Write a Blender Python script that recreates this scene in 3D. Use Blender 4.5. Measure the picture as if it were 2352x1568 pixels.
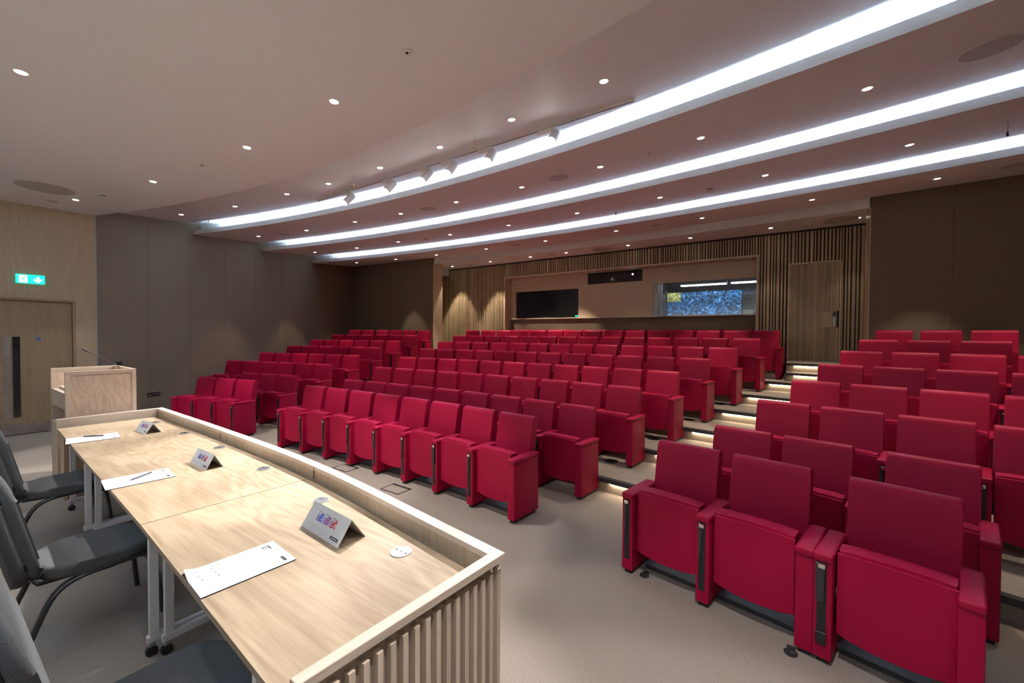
import bpy, bmesh, math, random
from mathutils import Vector, Matrix
random.seed(7)
PI = math.pi
S = bpy.context.scene
COL = S.collection
for o in list(bpy.data.objects):
    bpy.data.objects.remove(o)

# ------------------------------------------------------------------ camera, world, exposure
F_PX, HOR, YAW, ROLL, EYE = 941.9, 765.8, math.radians(-34.36), -0.0059, 1.783
PITCH = math.atan((784 - HOR) / F_PX)
fwd = Vector((math.sin(YAW) * math.cos(PITCH), math.cos(YAW) * math.cos(PITCH), -math.sin(PITCH)))
right = Vector((math.cos(YAW), -math.sin(YAW), 0))
up = right.cross(fwd)
r2 = right * math.cos(ROLL) - up * math.sin(ROLL)
u2 = up * math.cos(ROLL) + right * math.sin(ROLL)
cam_d = bpy.data.cameras.new('camera')
cam = bpy.data.objects.new('camera', cam_d)
COL.objects.link(cam)
cam_d.sensor_width = 36
cam_d.lens = F_PX / 2352 * 36
cam_d.clip_start = 0.05
cam.matrix_world = Matrix(((r2.x, u2.x, -fwd.x, 0), (r2.y, u2.y, -fwd.y, 0), (r2.z, u2.z, -fwd.z, EYE), (0, 0, 0, 1)))
S.camera = cam

w = bpy.data.worlds.new('world')
S.world = w
w.use_nodes = True
w.node_tree.nodes['Background'].inputs[0].default_value = (0.5, 0.5, 0.55, 1)
w.node_tree.nodes['Background'].inputs[1].default_value = 0.02
S.view_settings.view_transform = 'Standard'
S.view_settings.look = 'None'
S.view_settings.gamma = 1
S.view_settings.use_curve_mapping = False
S.view_settings.exposure = 0.18

# light levels
COVE_E = 125.0
STEP_E = 80.0
STAGE_E = 190.0
DOWN_W = 125.0
FRONT_W = 280.0
BACK_W = 280.0
TRACK_W = 1250.0
C_WARM = (1.0, 0.88, 0.72)
C_WHITE = (0.97, 0.97, 1.0)
C_COOL = (0.60, 0.80, 1.0)

# ------------------------------------------------------------------ room numbers
CX, CY = -4.289, -16.981
R1 = 20.699
DROW = 0.8973
H = 0.157
PITCH_S = 0.55
XE = -10.83            # exit wall
YW = 1.968             # where the fabric side wall starts
TAN = 0.385
YR = 9.5               # rear wing walls
YB = 10.742            # slatted rear wall
ZF = 3.937
XR = 2 * CX - XE
LIPS = [(19.75, 0.0), (21.62, 2.4), (23.42, 3.7), (25.24, 5.0)]
BACKARC = (26.87, 5.6)
def rrow(r): return R1 + (r - 1) * DROW
def zrow(r): return max(0, r - 2) * H
def rnose(r): return rrow(r) - 0.955
def pol(R, t): return (CX + R * math.sin(t), CY + R * math.cos(t))
def th_left(R):
    t = -0.45
    for _ in range(60):
        x, y = pol(R, t)
        wx = XE - TAN * max(0, y - YW)
        t += (wx - x) / R * 0.8
    return t
def th_right(R): return -th_left(R)
def lipR(k, t): return LIPS[k][0] + LIPS[k][1] * t * t
def zpan(k, R, t): return 4.03 + 0.11 * (R - lipR(k, t))

# ------------------------------------------------------------------ materials
def new_mat(name):
    m = bpy.data.materials.new(name)
    m.use_nodes = True
    return m, m.node_tree, m.node_tree.nodes['Principled BSDF']
def N(nt, typ, **kw):
    n = nt.nodes.new(typ)
    for k, v in kw.items():
        if k in n.inputs: n.inputs[k].default_value = v
        else: setattr(n, k, v)
    return n
def coords(nt, scale=(1, 1, 1), rot=(0, 0, 0)):
    tc = nt.nodes.new('ShaderNodeTexCoord')
    mp = nt.nodes.new('ShaderNodeMapping')
    mp.inputs['Scale'].default_value = scale
    mp.inputs['Rotation'].default_value = rot
    nt.links.new(tc.outputs['Object'], mp.inputs['Vector'])
    return mp
def ramp(nt, fac, stops):
    r = nt.nodes.new('ShaderNodeValToRGB')
    while len(r.color_ramp.elements) < len(stops): r.color_ramp.elements.new(0.5)
    for e, (p, c) in zip(r.color_ramp.elements, stops):
        e.position = p; e.color = (*c, 1)
    nt.links.new(fac, r.inputs[0])
    return r
def bump(nt, b, fac, strength, dist=0.01):
    n = nt.nodes.new('ShaderNodeBump')
    n.inputs['Strength'].default_value = strength
    n.inputs['Distance'].default_value = dist
    nt.links.new(fac, n.inputs['Height'])
    nt.links.new(n.outputs[0], b.inputs['Normal'])
def mat_noise(name, c1, c2, scale, rough=0.6, bstr=0.0, detail=3, spec=0.5, metal=0.0, dist=0.002, sheen=0):
    m, nt, b = new_mat(name)
    mp = coords(nt)
    n = N(nt, 'ShaderNodeTexNoise', Scale=scale, Detail=detail)
    nt.links.new(mp.outputs[0], n.inputs['Vector'])
    r = ramp(nt, n.outputs['Fac'], [(0.3, c1), (0.7, c2)])
    nt.links.new(r.outputs[0], b.inputs['Base Color'])
    b.inputs['Roughness'].default_value = rough
    b.inputs['Metallic'].default_value = metal
    b.inputs['Specular IOR Level'].default_value = spec
    if sheen: b.inputs['Sheen Weight'].default_value = sheen
    if bstr: bump(nt, b, n.outputs['Fac'], bstr, dist)
    return m
def wood(name, light, dark, axis='z', scale=1.0, rough=0.42, cathedral=False, tint=False, spec=0.4, contrast=1.0):
    m, nt, b = new_mat(name)
    st = {'x': (0.6, 14, 14), 'y': (14, 0.6, 14), 'z': (14, 14, 0.6)}[axis]
    mp = coords(nt, tuple(s * scale for s in st))
    n = N(nt, 'ShaderNodeTexNoise', Scale=3.0, Detail=6, Roughness=0.65, Distortion=0.3)
    nt.links.new(mp.outputs[0], n.inputs['Vector'])
    fac = n.outputs['Fac']
    if cathedral:
        sc = {'x': (0.32, 1.6, 1.6), 'y': (1.6, 0.5, 1.6), 'z': (1.6, 1.6, 0.45)}[axis]
        mp2 = coords(nt, tuple(s * scale for s in sc))
        n2 = N(nt, 'ShaderNodeTexNoise', Scale=1.4, Detail=2.5, Distortion=0.7)
        nt.links.new(mp2.outputs[0], n2.inputs['Vector'])
        mul = N(nt, 'ShaderNodeMath', operation='MULTIPLY'); mul.inputs[1].default_value = 24
        nt.links.new(n2.outputs['Fac'], mul.inputs[0])
        fr = N(nt, 'ShaderNodeMath', operation='PINGPONG'); fr.inputs[1].default_value = 1
        nt.links.new(mul.outputs[0], fr.inputs[0])
        mx = N(nt, 'ShaderNodeMath', operation='MULTIPLY_ADD'); mx.inputs[1].default_value = 0.20
        nt.links.new(fr.outputs[0], mx.inputs[0])
        sc2 = N(nt, 'ShaderNodeMath', operation='MULTIPLY'); sc2.inputs[1].default_value = 0.8
        nt.links.new(fac, sc2.inputs[0]); nt.links.new(sc2.outputs[0], mx.inputs[2])
        fac = mx.outputs[0]
    mid = tuple((a + c) / 2 for a, c in zip(light, dark))
    r = ramp(nt, fac, [(0.30, dark), (0.52, mid), (0.75, light)])
    out = r.outputs[0]
    if tint:
        at = N(nt, 'ShaderNodeAttribute', attribute_name='tint')
        mm = N(nt, 'ShaderNodeMix', data_type='RGBA', blend_type='MULTIPLY'); mm.inputs[0].default_value = 1
        nt.links.new(out, mm.inputs[6]); nt.links.new(at.outputs['Color'], mm.inputs[7])
        out = mm.outputs[2]
    nt.links.new(out, b.inputs['Base Color'])
    b.inputs['Roughness'].default_value = rough
    b.inputs['Specular IOR Level'].default_value = spec
    bump(nt, b, n.outputs['Fac'], 0.12, 0.002)
    return m
def plain(name, c, rough=0.5, metal=0, emit=None, es=0, spec=0.5, trans=0):
    m, nt, b = new_mat(name)
    n = N(nt, 'ShaderNodeTexNoise', Scale=60.0)
    mr = N(nt, 'ShaderNodeMapRange'); mr.inputs[3].default_value = max(0, rough - 0.04); mr.inputs[4].default_value = rough + 0.04
    nt.links.new(n.outputs['Fac'], mr.inputs[0]); nt.links.new(mr.outputs[0], b.inputs['Roughness'])
    b.inputs['Base Color'].default_value = (*c, 1)
    b.inputs['Metallic'].default_value = metal
    b.inputs['Specular IOR Level'].default_value = spec
    if trans: b.inputs['Transmission Weight'].default_value = trans
    if emit:
        b.inputs['Emission Color'].default_value = (*emit, 1)
        b.inputs['Emission Strength'].default_value = es
    return m
def emitter(name, c, e):
    m = bpy.data.materials.new(name); m.use_nodes = True
    nt = m.node_tree; nt.nodes.clear()
    em = nt.nodes.new('ShaderNodeEmission'); em.inputs[0].default_value = (*c, 1); em.inputs[1].default_value = e
    ou = nt.nodes.new('ShaderNodeOutputMaterial'); nt.links.new(em.outputs[0], ou.inputs[0])
    return m

M = {}
M['leather'] = mat_noise('red_leather', (0.275, 0.0035, 0.028), (0.335, 0.0045, 0.036), 260, rough=0.46, bstr=0.12, spec=0.13, dist=0.001)
M['black'] = plain('black_plastic', (0.012, 0.012, 0.013), 0.45)
M['dkgrey'] = plain('charcoal_plastic', (0.028, 0.026, 0.027), 0.45)
M['chrome'] = plain('polished_chrome', (0.75, 0.75, 0.77), 0.16, metal=1)
M['steel'] = mat_noise('brushed_steel', (0.40, 0.39, 0.39), (0.52, 0.51, 0.50), 8, rough=0.33, metal=1)
M['alu'] = plain('satin_aluminium', (0.33, 0.335, 0.32), 0.42, metal=0.4)
M['white'] = plain('white_painted_metal', (0.78, 0.75, 0.74), 0.4)
M['paint'] = mat_noise('ceiling_paint', (0.72, 0.72, 0.735), (0.75, 0.75, 0.765), 30, rough=0.62, spec=0.35)
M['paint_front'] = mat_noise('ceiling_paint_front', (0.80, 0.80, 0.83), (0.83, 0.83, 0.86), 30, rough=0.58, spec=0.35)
M['paper'] = plain('white_paper', (0.66, 0.66, 0.70), 0.6)
M['ink'] = plain('black_ink', (0.02, 0.02, 0.025), 0.6)
M['greyink'] = plain('grey_ink', (0.42, 0.42, 0.44), 0.6)
M['oak'] = wood('pale_oak_veneer', (0.37, 0.275, 0.175), (0.225, 0.15, 0.088), 'x', cathedral=True)
M['oak_rim'] = wood('pale_oak_edge', (0.62, 0.50, 0.385), (0.50, 0.39, 0.285), 'x')
M['oak_y'] = wood('pale_oak_end', (0.52, 0.415, 0.32), (0.39, 0.30, 0.22), 'y')
M['oak_z'] = wood('oak_upright', (0.50, 0.36, 0.235), (0.37, 0.255, 0.16), 'z')
M['oak_lect'] = wood('lectern_oak', (0.60, 0.44, 0.32), (0.42, 0.30, 0.215), 'z', cathedral=True, scale=1.6)
M['oak_frame'] = wood('lectern_oak_frame', (0.56, 0.43, 0.32), (0.44, 0.33, 0.24), 'y')
M['oak_wall'] = wood('oak_wall_panel', (0.46, 0.34, 0.225), (0.37, 0.265, 0.17), 'z', scale=1.0)
M['oak_booth'] = wood('oak_booth_panel', (0.58, 0.45, 0.32), (0.48, 0.365, 0.255), 'z')
M['oak_door'] = wood('oak_door_veneer', (0.32, 0.22, 0.125), (0.23, 0.155, 0.082), 'z', scale=0.7)
M['slat'] = wood('oak_slat', (0.50, 0.375, 0.235), (0.38, 0.275, 0.165), 'z', tint=True)
M['slat_back'] = plain('dark_slat_backing', (0.035, 0.028, 0.022), 0.8)
M['desk_slat'] = wood('desk_slat_oak', (0.60, 0.47, 0.35), (0.46, 0.35, 0.255), 'z', tint=True)
M['desk_back'] = wood('desk_backing_oak', (0.42, 0.34, 0.28), (0.33, 0.26, 0.21), 'z')
M['olive'] = plain('olive_liner', (0.42, 0.34, 0.20), 0.5)
M['chairfab'] = mat_noise('grey_chair_fabric', (0.055, 0.053, 0.051), (0.128, 0.126, 0.123), 420, rough=0.9, bstr=0.25, spec=0.15, dist=0.001)
M['chairmetal'] = plain('dark_chair_metal', (0.06, 0.058, 0.06), 0.35, metal=0.6)
M['boothglass'] = plain('dark_booth_glass', (0.012, 0.012, 0.016), 0.08)
M['lamp'] = emitter('downlight_lens', (1.0, 0.93, 0.82), 30)
M['tracklens'] = emitter('track_lens', (1.0, 0.97, 0.93), 60)
M['cove'] = emitter('cove_light_strip', C_COOL, COVE_E)
M['step'] = emitter('step_light_strip', (1.0, 0.86, 0.62), STEP_E)
M['grille'] = mat_noise('ceiling_grille_mesh', (0.40, 0.38, 0.37), (0.55, 0.53, 0.52), 500, rough=0.7)
M['green'] = emitter('exit_green', (0.02, 0.95, 0.66), 1.3)
M['signwhite'] = emitter('exit_white', (0.85, 1.0, 0.97), 2.0)
M['blue'] = plain('blue_sign', (0.03, 0.09, 0.42), 0.4)

def carpet():
    m, nt, b = new_mat('beige_carpet')
    mp = coords(nt)
    n = N(nt, 'ShaderNodeTexNoise', Scale=190.0, Detail=4.0, Roughness=0.85)
    n2 = N(nt, 'ShaderNodeTexNoise', Scale=0.7, Detail=2.0)
    nt.links.new(mp.outputs[0], n.inputs['Vector']); nt.links.new(mp.outputs[0], n2.inputs['Vector'])
    r = ramp(nt, n.outputs['Fac'], [(0.33, (0.135, 0.102, 0.078)), (0.5, (0.27, 0.215, 0.17)), (0.68, (0.43, 0.355, 0.29))])
    r2_ = ramp(nt, n2.outputs['Fac'], [(0.3, (0.92, 0.92, 0.92)), (0.7, (1, 1, 1))])
    mm = N(nt, 'ShaderNodeMix', data_type='RGBA', blend_type='MULTIPLY'); mm.inputs[0].default_value = 1
    nt.links.new(r.outputs[0], mm.inputs[6]); nt.links.new(r2_.outputs[0], mm.inputs[7])
    nt.links.new(mm.outputs[2], b.inputs['Base Color'])
    b.inputs['Roughness'].default_value = 0.95
    b.inputs['Specular IOR Level'].default_value = 0.1
    bump(nt, b, n.outputs['Fac'], 0.3, 0.002)
    return m
M['carpet'] = carpet()
def fabric_wall():
    m, nt, b = new_mat('brown_wall_fabric')
    mp = coords(nt)
    n = N(nt, 'ShaderNodeTexNoise', Scale=240.0, Detail=3.0)
    nt.links.new(mp.outputs[0], n.inputs['Vector'])
    r = ramp(nt, n.outputs['Fac'], [(0.3, (0.150, 0.112, 0.078)), (0.7, (0.205, 0.155, 0.110))])
    nt.links.new(r.outputs[0], b.inputs['Base Color'])
    b.inputs['Roughness'].default_value = 0.9
    b.inputs['Specular IOR Level'].default_value = 0.12
    bump(nt, b, n.outputs['Fac'], 0.2, 0.002)
    return m
M['fabric'] = fabric_wall()
M['joint'] = plain('dark_panel_joint', (0.05, 0.037, 0.027), 0.9)

# ------------------------------------------------------------------ mesh helpers
def tag(o, label=None, cat=None, group=None, kind=None):
    if label: o['label'] = label
    if cat: o['category'] = cat
    if group: o['group'] = group
    if kind: o['kind'] = kind
    return o
def mk(name, bm, m, parent=None, smooth=None, **kw):
    me = bpy.data.meshes.new(name)
    bm.normal_update(); bm.to_mesh(me); bm.free()
    mats = m if isinstance(m, (list, tuple)) else [m]
    for x in mats: me.materials.append(M[x])
    if smooth is not None:
        me.shade_smooth() if smooth else None
        if smooth:
            try: me.set_sharp_from_angle(angle=math.radians(35))
            except Exception: pass
    o = bpy.data.objects.new(name, me)
    COL.objects.link(o)
    if parent: o.parent = parent
    tag(o, **kw)
    return o
def empty(name, loc=(0, 0, 0), rz=0, **kw):
    o = bpy.data.objects.new(name, None)
    o.empty_display_size = 0.1
    COL.objects.link(o)
    o.location = loc; o.rotation_euler = (0, 0, rz)
    tag(o, **kw)
    return o
def box(bm, x0, x1, y0, y1, z0, z1, bev=0, seg=2, mi=0, mat=None):
    vs = [bm.verts.new((x, y, z)) for x in (x0, x1) for y in (y0, y1) for z in (z0, z1)]
    idx = [(0, 1, 3, 2), (4, 6, 7, 5), (0, 4, 5, 1), (2, 3, 7, 6), (0, 2, 6, 4), (1, 5, 7, 3)]
    fs = [bm.faces.new([vs[i] for i in f]) for f in idx]
    for f in fs: f.material_index = mi
    if bev:
        es = set(e for f in fs for e in f.edges)
        r = bmesh.ops.bevel(bm, geom=list(es), offset=bev, segments=seg, affect='EDGES', profile=0.5)
        vs = list(set(v for f in r['faces'] for v in f.verts) | set(v for v in vs if v.is_valid))
    if mat is not None: bmesh.ops.transform(bm, matrix=mat, verts=[v for v in vs if v.is_valid])
    return vs
def prism(bm, pts, x0, x1, axis='x', bev=0, seg=2, mi=0):
    """extrude a 2-D outline along an axis; pts in the two other axes in order"""
    def P(a, u, v):
        return {'x': (a, u, v), 'y': (u, a, v), 'z': (u, v, a)}[axis]
    A = [bm.verts.new(P(x0, u, v)) for u, v in pts]
    B = [bm.verts.new(P(x1, u, v)) for u, v in pts]
    fs = [bm.faces.new(A[::-1]), bm.faces.new(B)]
    n = len(pts)
    for i in range(n):
        fs.append(bm.faces.new((A[i], A[(i + 1) % n], B[(i + 1) % n], B[i])))
    for f in fs: f.material_index = mi
    if bev:
        es = [e for e in set(e for f in fs[:2] for e in f.edges)]
        bmesh.ops.bevel(bm, geom=es, offset=bev, segments=seg, affect='EDGES', profile=0.5)
    bmesh.ops.recalc_face_normals(bm, faces=bm.faces[:])
    return A + B
def cyl(bm, p, r, h, n=24, axis=Vector((0, 0, 1)), r2=None, mi=0, caps=True):
    q = axis.normalized().to_track_quat('Z', 'Y').to_matrix().to_4x4()
    mt = Matrix.Translation(Vector(p)) @ q @ Matrix.Translation((0, 0, h / 2))
    g = bmesh.ops.create_cone(bm, cap_ends=caps, segments=n, radius1=r, radius2=r if r2 is None else r2, depth=h, matrix=mt)
    for f in set(f for v in g['verts'] for f in v.link_faces): f.material_index = mi
    return g['verts']
def tube(bm, pts, r, n=8, mi=0, flat=None):
    """swept tube through points (flat = (rx, ry) oval)"""
    rings = []
    pts = [Vector(p) for p in pts]
    for i, p in enumerate(pts):
        d = (pts[min(i + 1, len(pts) - 1)] - pts[max(i - 1, 0)]).normalized()
        a = Vector((1, 0, 0)) if abs(d.x) < 0.9 else Vector((0, 1, 0))
        u = d.cross(a).normalized(); v = d.cross(u).normalized()
        rr = r[i] if isinstance(r, (list, tuple)) else r
        ru, rv = (rr, rr) if not flat else flat
        rings.append([bm.verts.new(p + u * ru * math.cos(2 * PI * k / n) + v * rv * math.sin(2 * PI * k / n)) for k in range(n)])
    for a, b in zip(rings, rings[1:]):
        for k in range(n):
            f = bm.faces.new((a[k], a[(k + 1) % n], b[(k + 1) % n], b[k])); f.material_index = mi
    f = bm.faces.new(rings[0][::-1]); f.material_index = mi
    f = bm.faces.new(rings[-1]); f.material_index = mi
def spline(pts, n=6):
    """Catmull-Rom through points"""
    P = [Vector(p) for p in pts]; out = []
    P = [P[0] * 2 - P[1]] + P + [P[-1] * 2 - P[-2]]
    for i in range(1, len(P) - 2):
        for k in range(n):
            t = k / n
            a, b, c, d = P[i - 1], P[i], P[i + 1], P[i + 2]
            out.append(0.5 * ((2 * b) + (c - a) * t + (2 * a - 5 * b + 4 * c - d) * t * t + (3 * b - a - 3 * c + d) * t ** 3))
    out.append(P[-2])
    return out
def nb(): return bmesh.new()
def lightobj(name, typ, loc, energy, color, parent=None, target=None, **kw):
    d = bpy.data.lights.new(name, typ)
    d.energy = energy; d.color = color
    for k, v in kw.items(): setattr(d, k, v)
    o = bpy.data.objects.new(name, d); COL.objects.link(o)
    o.location = loc
    if target is not None:
        dirn = Vector(target) - Vector(loc)
        o.rotation_euler = dirn.to_track_quat('-Z', 'Y').to_euler()
    if parent: o.parent = parent
    return o
ORD = ['', 'first', 'second', 'third', 'fourth', 'fifth', 'sixth', 'seventh', 'eighth', 'ninth', 'tenth', 'eleventh', 'twelfth', 'thirteenth', 'fourteenth', 'fifteenth', 'sixteenth']
def project(p):
    v = Vector(p) - Vector((0, 0, EYE))
    d = v.dot(fwd)
    if d < 0.05: return None
    return 1176 + F_PX * v.dot(r2) / d, 784 - F_PX * v.dot(u2) / d
def inframe(p, m=150):
    q = project(p)
    return q is not None and -m < q[0] < 2352 + m and -m < q[1] < 1568 + m

# ------------------------------------------------------------------ setting: floor and tiers
def arc(R, t0, t1, n=48):
    return [pol(R if not callable(R) else R(t0 + (t1 - t0) * i / n), t0 + (t1 - t0) * i / n) for i in range(n + 1)]
YFRONT = -2.6
bm = nb()
box(bm, -14.2, 5.6, YFRONT - 0.2, YB + 0.6, -0.2, 0)
mk('floor', bm, 'carpet', kind='structure', label='flat beige carpeted floor in front of and under the first two rows')

def tier_poly(r):
    Rn = rnose(r)
    tl, tr = th_left(Rn), th_right(Rn)
    front = arc(Rn, tl, tr)
    if r < 8:
        Rb = rnose(r + 1) + 0.03
        back = arc(Rb, th_left(Rb), th_right(Rb))[::-1]
    else:
        back = [(2 * CX + 13.73, YR), (1.1, YR), (1.1, 11.06), (-10.9, 11.06), (-10.9, YR + 0.4), (-9.58, YR + 0.4), (-9.58, YR), (-13.73, YR)]
    return front + back
for r in range(3, 9):
    bm = nb()
    z1 = zrow(r)
    prism(bm, tier_poly(r), z1 - H - (0.0 if r > 3 else 0.0), z1 - 0.001, 'z')
    fl = mk('floor', bm, 'carpet', kind='structure', label='carpeted seating tier under the %s row of red chairs' % ORD[r])
    # dark nosing along the whole tier edge
    Rn = rnose(r)
    bm = nb()
    pts = arc(Rn - 0.025, th_left(Rn) + 0.004, th_right(Rn) - 0.004, 60) + arc(Rn + 0.035, th_left(Rn) + 0.004, th_right(Rn) - 0.004, 60)[::-1]
    prism(bm, pts, z1 - 0.045, z1 + 0.002, 'z')
    mk('nosing', bm, 'dkgrey', parent=fl)
    # step lights under the nosing in the two aisles
    n = 7 + r
    for s0, s1 in ((-n / 2 * PITCH_S - 1.2, -n / 2 * PITCH_S), (n / 2 * PITCH_S, n / 2 * PITCH_S + 1.25)):
        bm = nb()
        pts = arc(Rn - 0.022, s0 / rrow(r), s1 / rrow(r), 6) + arc(Rn - 0.014, s0 / rrow(r), s1 / rrow(r), 6)[::-1]
        prism(bm, pts, z1 - 0.0465, z1 - 0.0452, 'z')
        mk('step_light', bm, 'step', parent=fl)
def step_block(Rn, z0, z1, x0, x1, yb, label):
    def yarc(x): return CY + math.sqrt(Rn * Rn - (x - CX) ** 2)
    xs = [x0 + (x1 - x0) * i / 8 for i in range(9)]
    bm = nb()
    prism(bm, [(x, yarc(x)) for x in xs] + [(x1, yb), (x0, yb)], z0, z1 - 0.001, 'z')
    st = mk('floor', bm, 'carpet', kind='structure', label=label)
    bm = nb()
    prism(bm, [(x, yarc(x) - 0.025) for x in xs] + [(x, yarc(x) + 0.035) for x in xs[::-1]], z1 - 0.045, z1 + 0.002, 'z')
    mk('nosing', bm, 'dkgrey', parent=st)
    bm = nb()
    xs = [x0 + 0.12 + (x1 - x0 - 0.14) * i / 8 for i in range(9)]
    prism(bm, [(x, yarc(x) - 0.022) for x in xs] + [(x, yarc(x) - 0.014) for x in xs[::-1]], z1 - 0.0465, z1 - 0.0452, 'z')
    mk('step_light', bm, 'step', parent=st)
step_block(R1 + 5.62, 6 * H, 7 * H, -0.09, 1.1, YB, 'lower carpeted step up to the rear door landing')
step_block(R1 + 5.97, 7 * H, 8 * H, -0.09, 1.1, YB, 'carpeted landing in front of the slatted rear door')

# ------------------------------------------------------------------ setting: walls
ZT = 4.55
def wallbox(name, x0, x1, y0, y1, z0, z1, m, parent=None, **kw):
    bm = nb(); box(bm, x0, x1, y0, y1, z0, z1)
    if parent is None: kw.setdefault('kind', 'structure')
    return mk(name, bm, m, parent=parent, **kw)
# exit wall with a double door opening  Y -0.02 .. 1.655, z 0 .. 2.30
DY0, DY1, DZ = -0.02, 1.655, 2.30
bm = nb()
box(bm, XE - 0.2, XE, YFRONT, DY0 - 0.05, 0, ZT)
box(bm, XE - 0.2, XE, DY1 + 0.04, YW, 0, 2.335)
box(bm, XE - 0.2, XE, DY0 - 0.05, YW, 2.345, ZT)
box(bm, XE - 0.2, XE - 0.006, DY0 - 0.05, YW, 2.33, 2.35)
we = mk('wall_exit', bm, 'oak_wall', kind='structure', label='oak panelled wall around the exit door')
bm = nb()
box(bm, XE - 0.12, XE + 0.004, DY1, DY1 + 0.04, 0, 2.34)
box(bm, XE - 0.12, XE + 0.004, DY0 - 0.05, DY0, 0, 2.34)
box(bm, XE - 0.12, XE + 0.004, DY0, DY1, DZ, 2.34)
mk('door_frame', bm, 'oak_door', parent=we)
bm = nb(); box(bm, XE - 0.002, XE + 0.008, YW - 0.012, YW + 0.006, 0, ZF)
mk('corner_bead', bm, 'alu', parent=we)
def exit_leaf(name, y0, y1, hinge_right):
    bm = nb(); box(bm, XE - 0.09, XE - 0.045, y0, y1, 0.008, DZ - 0.004, 0.002, 1)
    d = mk(name, bm, 'oak_door', kind='structure', label='oak exit door leaf with narrow dark vision panel')
    a, b = (y0 + 0.045, y0 + 0.13) if hinge_right else (y1 - 0.13, y1 - 0.045)
    bm = nb(); box(bm, XE - 0.046, XE - 0.042, a, b, 0.30, 1.675)
    mk('push_plate', bm, 'steel', parent=d, label='brushed steel push plate')
    g = (y0 + 0.15, y0 + 0.235) if hinge_right else (y1 - 0.235, y1 - 0.15)
    bm = nb()
    box(bm, XE - 0.046, XE - 0.04, g[0] - 0.012, g[0], 0.295, 1.69); box(bm, XE - 0.046, XE - 0.04, g[1], g[1] + 0.012, 0.295, 1.69)
    box(bm, XE - 0.046, XE - 0.04, g[0], g[1], 1.678, 1.69); box(bm, XE - 0.046, XE - 0.04, g[0], g[1], 0.295, 0.307)
    mk('glazing_bead', bm, 'oak_door', parent=d)
    bm = nb(); box(bm, XE - 0.0465, XE - 0.043, g[0], g[1], 0.307, 1.678)
    mk('vision_panel', bm, 'boothglass', parent=d, label='narrow dark glass panel')
    bm = nb(); box(bm, XE - 0.046, XE - 0.0425, y0 + 0.012, y1 - 0.012, 0.012, 0.19)
    mk('kick_plate', bm, 'steel', parent=d, label='brushed steel kick plate')
    yc = (y0 + y1) / 2 + (0.02 if hinge_right else -0.02)
    bm = nb(); cyl(bm, (XE - 0.046, yc, 1.64), 0.028, 0.004, 20, Vector((1, 0, 0)))
    mk('door_disc', bm, 'blue', parent=d, label='round blue fire door disc')
    yl = y0 + 0.065 if hinge_right else y1 - 0.065
    bm = nb(); cyl(bm, (XE - 0.046, yl, 0.24), 0.02, 0.008, 16, Vector((1, 0, 0)))
    mk('lock', bm, 'steel', parent=d)
exit_leaf('door_1', 0.80, DY1 - 0.003, True)
exit_leaf('door_3', DY0 + 0.003, 0.794, False)

# fabric side walls (splayed)
def side_wall(name, sgn, label):
    def X(x): return x if sgn < 0 else 2 * CX - x
    p = [(XE, YW), (XE - TAN * (YR - YW), YR), (XE - TAN * (YR - YW) - 0.2, YR), (XE - 0.2, YW)]
    bm = nb(); prism(bm, [(X(a), b) for a, b in p], 0, ZT, 'z')
    o = mk(name, bm, 'fabric', kind='structure', label=label)
    bm = nb()
    for y in (2.80, 3.60, 4.44, 5.3, 6.2, 7.1, 8.0, 8.9):
        x = XE - TAN * (y - YW)
        prism(bm, [(X(x - 0.003), y - 0.002), (X(x + 0.0012), y - 0.002), (X(x + 0.0012), y + 0.002), (X(x - 0.003), y + 0.002)], 0.02, 3.95, 'z')
    mk('panel_joint', bm, 'joint', parent=o)
    return o
side_wall('wall_left', -1, 'brown fabric side wall left of the seating')
side_wall('wall_right', 1, 'brown fabric side wall right of the seating')
XL = XE - TAN * (YR - YW)
wl = wallbox('wall_rear_left', XL - 0.2, -9.58, YR, YR + 0.4, 0.9, ZT, 'fabric', label='brown fabric wall behind the left seating block')
wallbox('end_panel', -9.585, -9.572, YR - 0.004, YR + 0.415, 0.943, 4.03, 'oak_booth', parent=wl, label='oak end panel')
bm = nb(); box(bm, -9.5725, -9.571, YR, YR + 0.41, 3.50, 3.506); mk('panel_joint', bm, 'joint', parent=wl)
wr = wallbox('wall_rear_right', 1.1, 2 * CX - XL + 0.2, YR, YR + 0.5, 0.9, ZT, 'fabric', label='brown fabric wall behind the right seating block')
wallbox('end_panel', 1.09, 1.104, YR - 0.004, YR + 0.515, 1.258, 4.03, 'oak_booth', parent=wr, label='oak end panel')
bm = nb()
for x in (2.12, 3.2): box(bm, x - 0.002, x + 0.002, YR - 0.0012, YR + 0.003, 0.95, 4.2)
mk('panel_joint', bm, 'joint', parent=wr)
wallbox('wall_front', XE - 0.2, XR + 0.2, YFRONT - 0.2, YFRONT, 0, ZT, 'oak_wall', label='oak panelled wall behind the speakers')
wallbox('wall_stage_right', XR, XR + 0.2, YFRONT, YW, 0, ZT, 'oak_wall', label='oak panelled wall right of the speakers')
wallbox('wall_passage_left', -11.1, -10.9, YR + 0.4, YB + 0.6, 0.9, ZT, 'oak_booth', label='oak wall closing the passage left of the slats')
wallbox('wall_passage_right', 1.25, 1.4, YR + 0.5, YB + 0.6, 0.9, ZT, 'oak_booth', label='oak wall closing the passage right of the slats')

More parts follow.
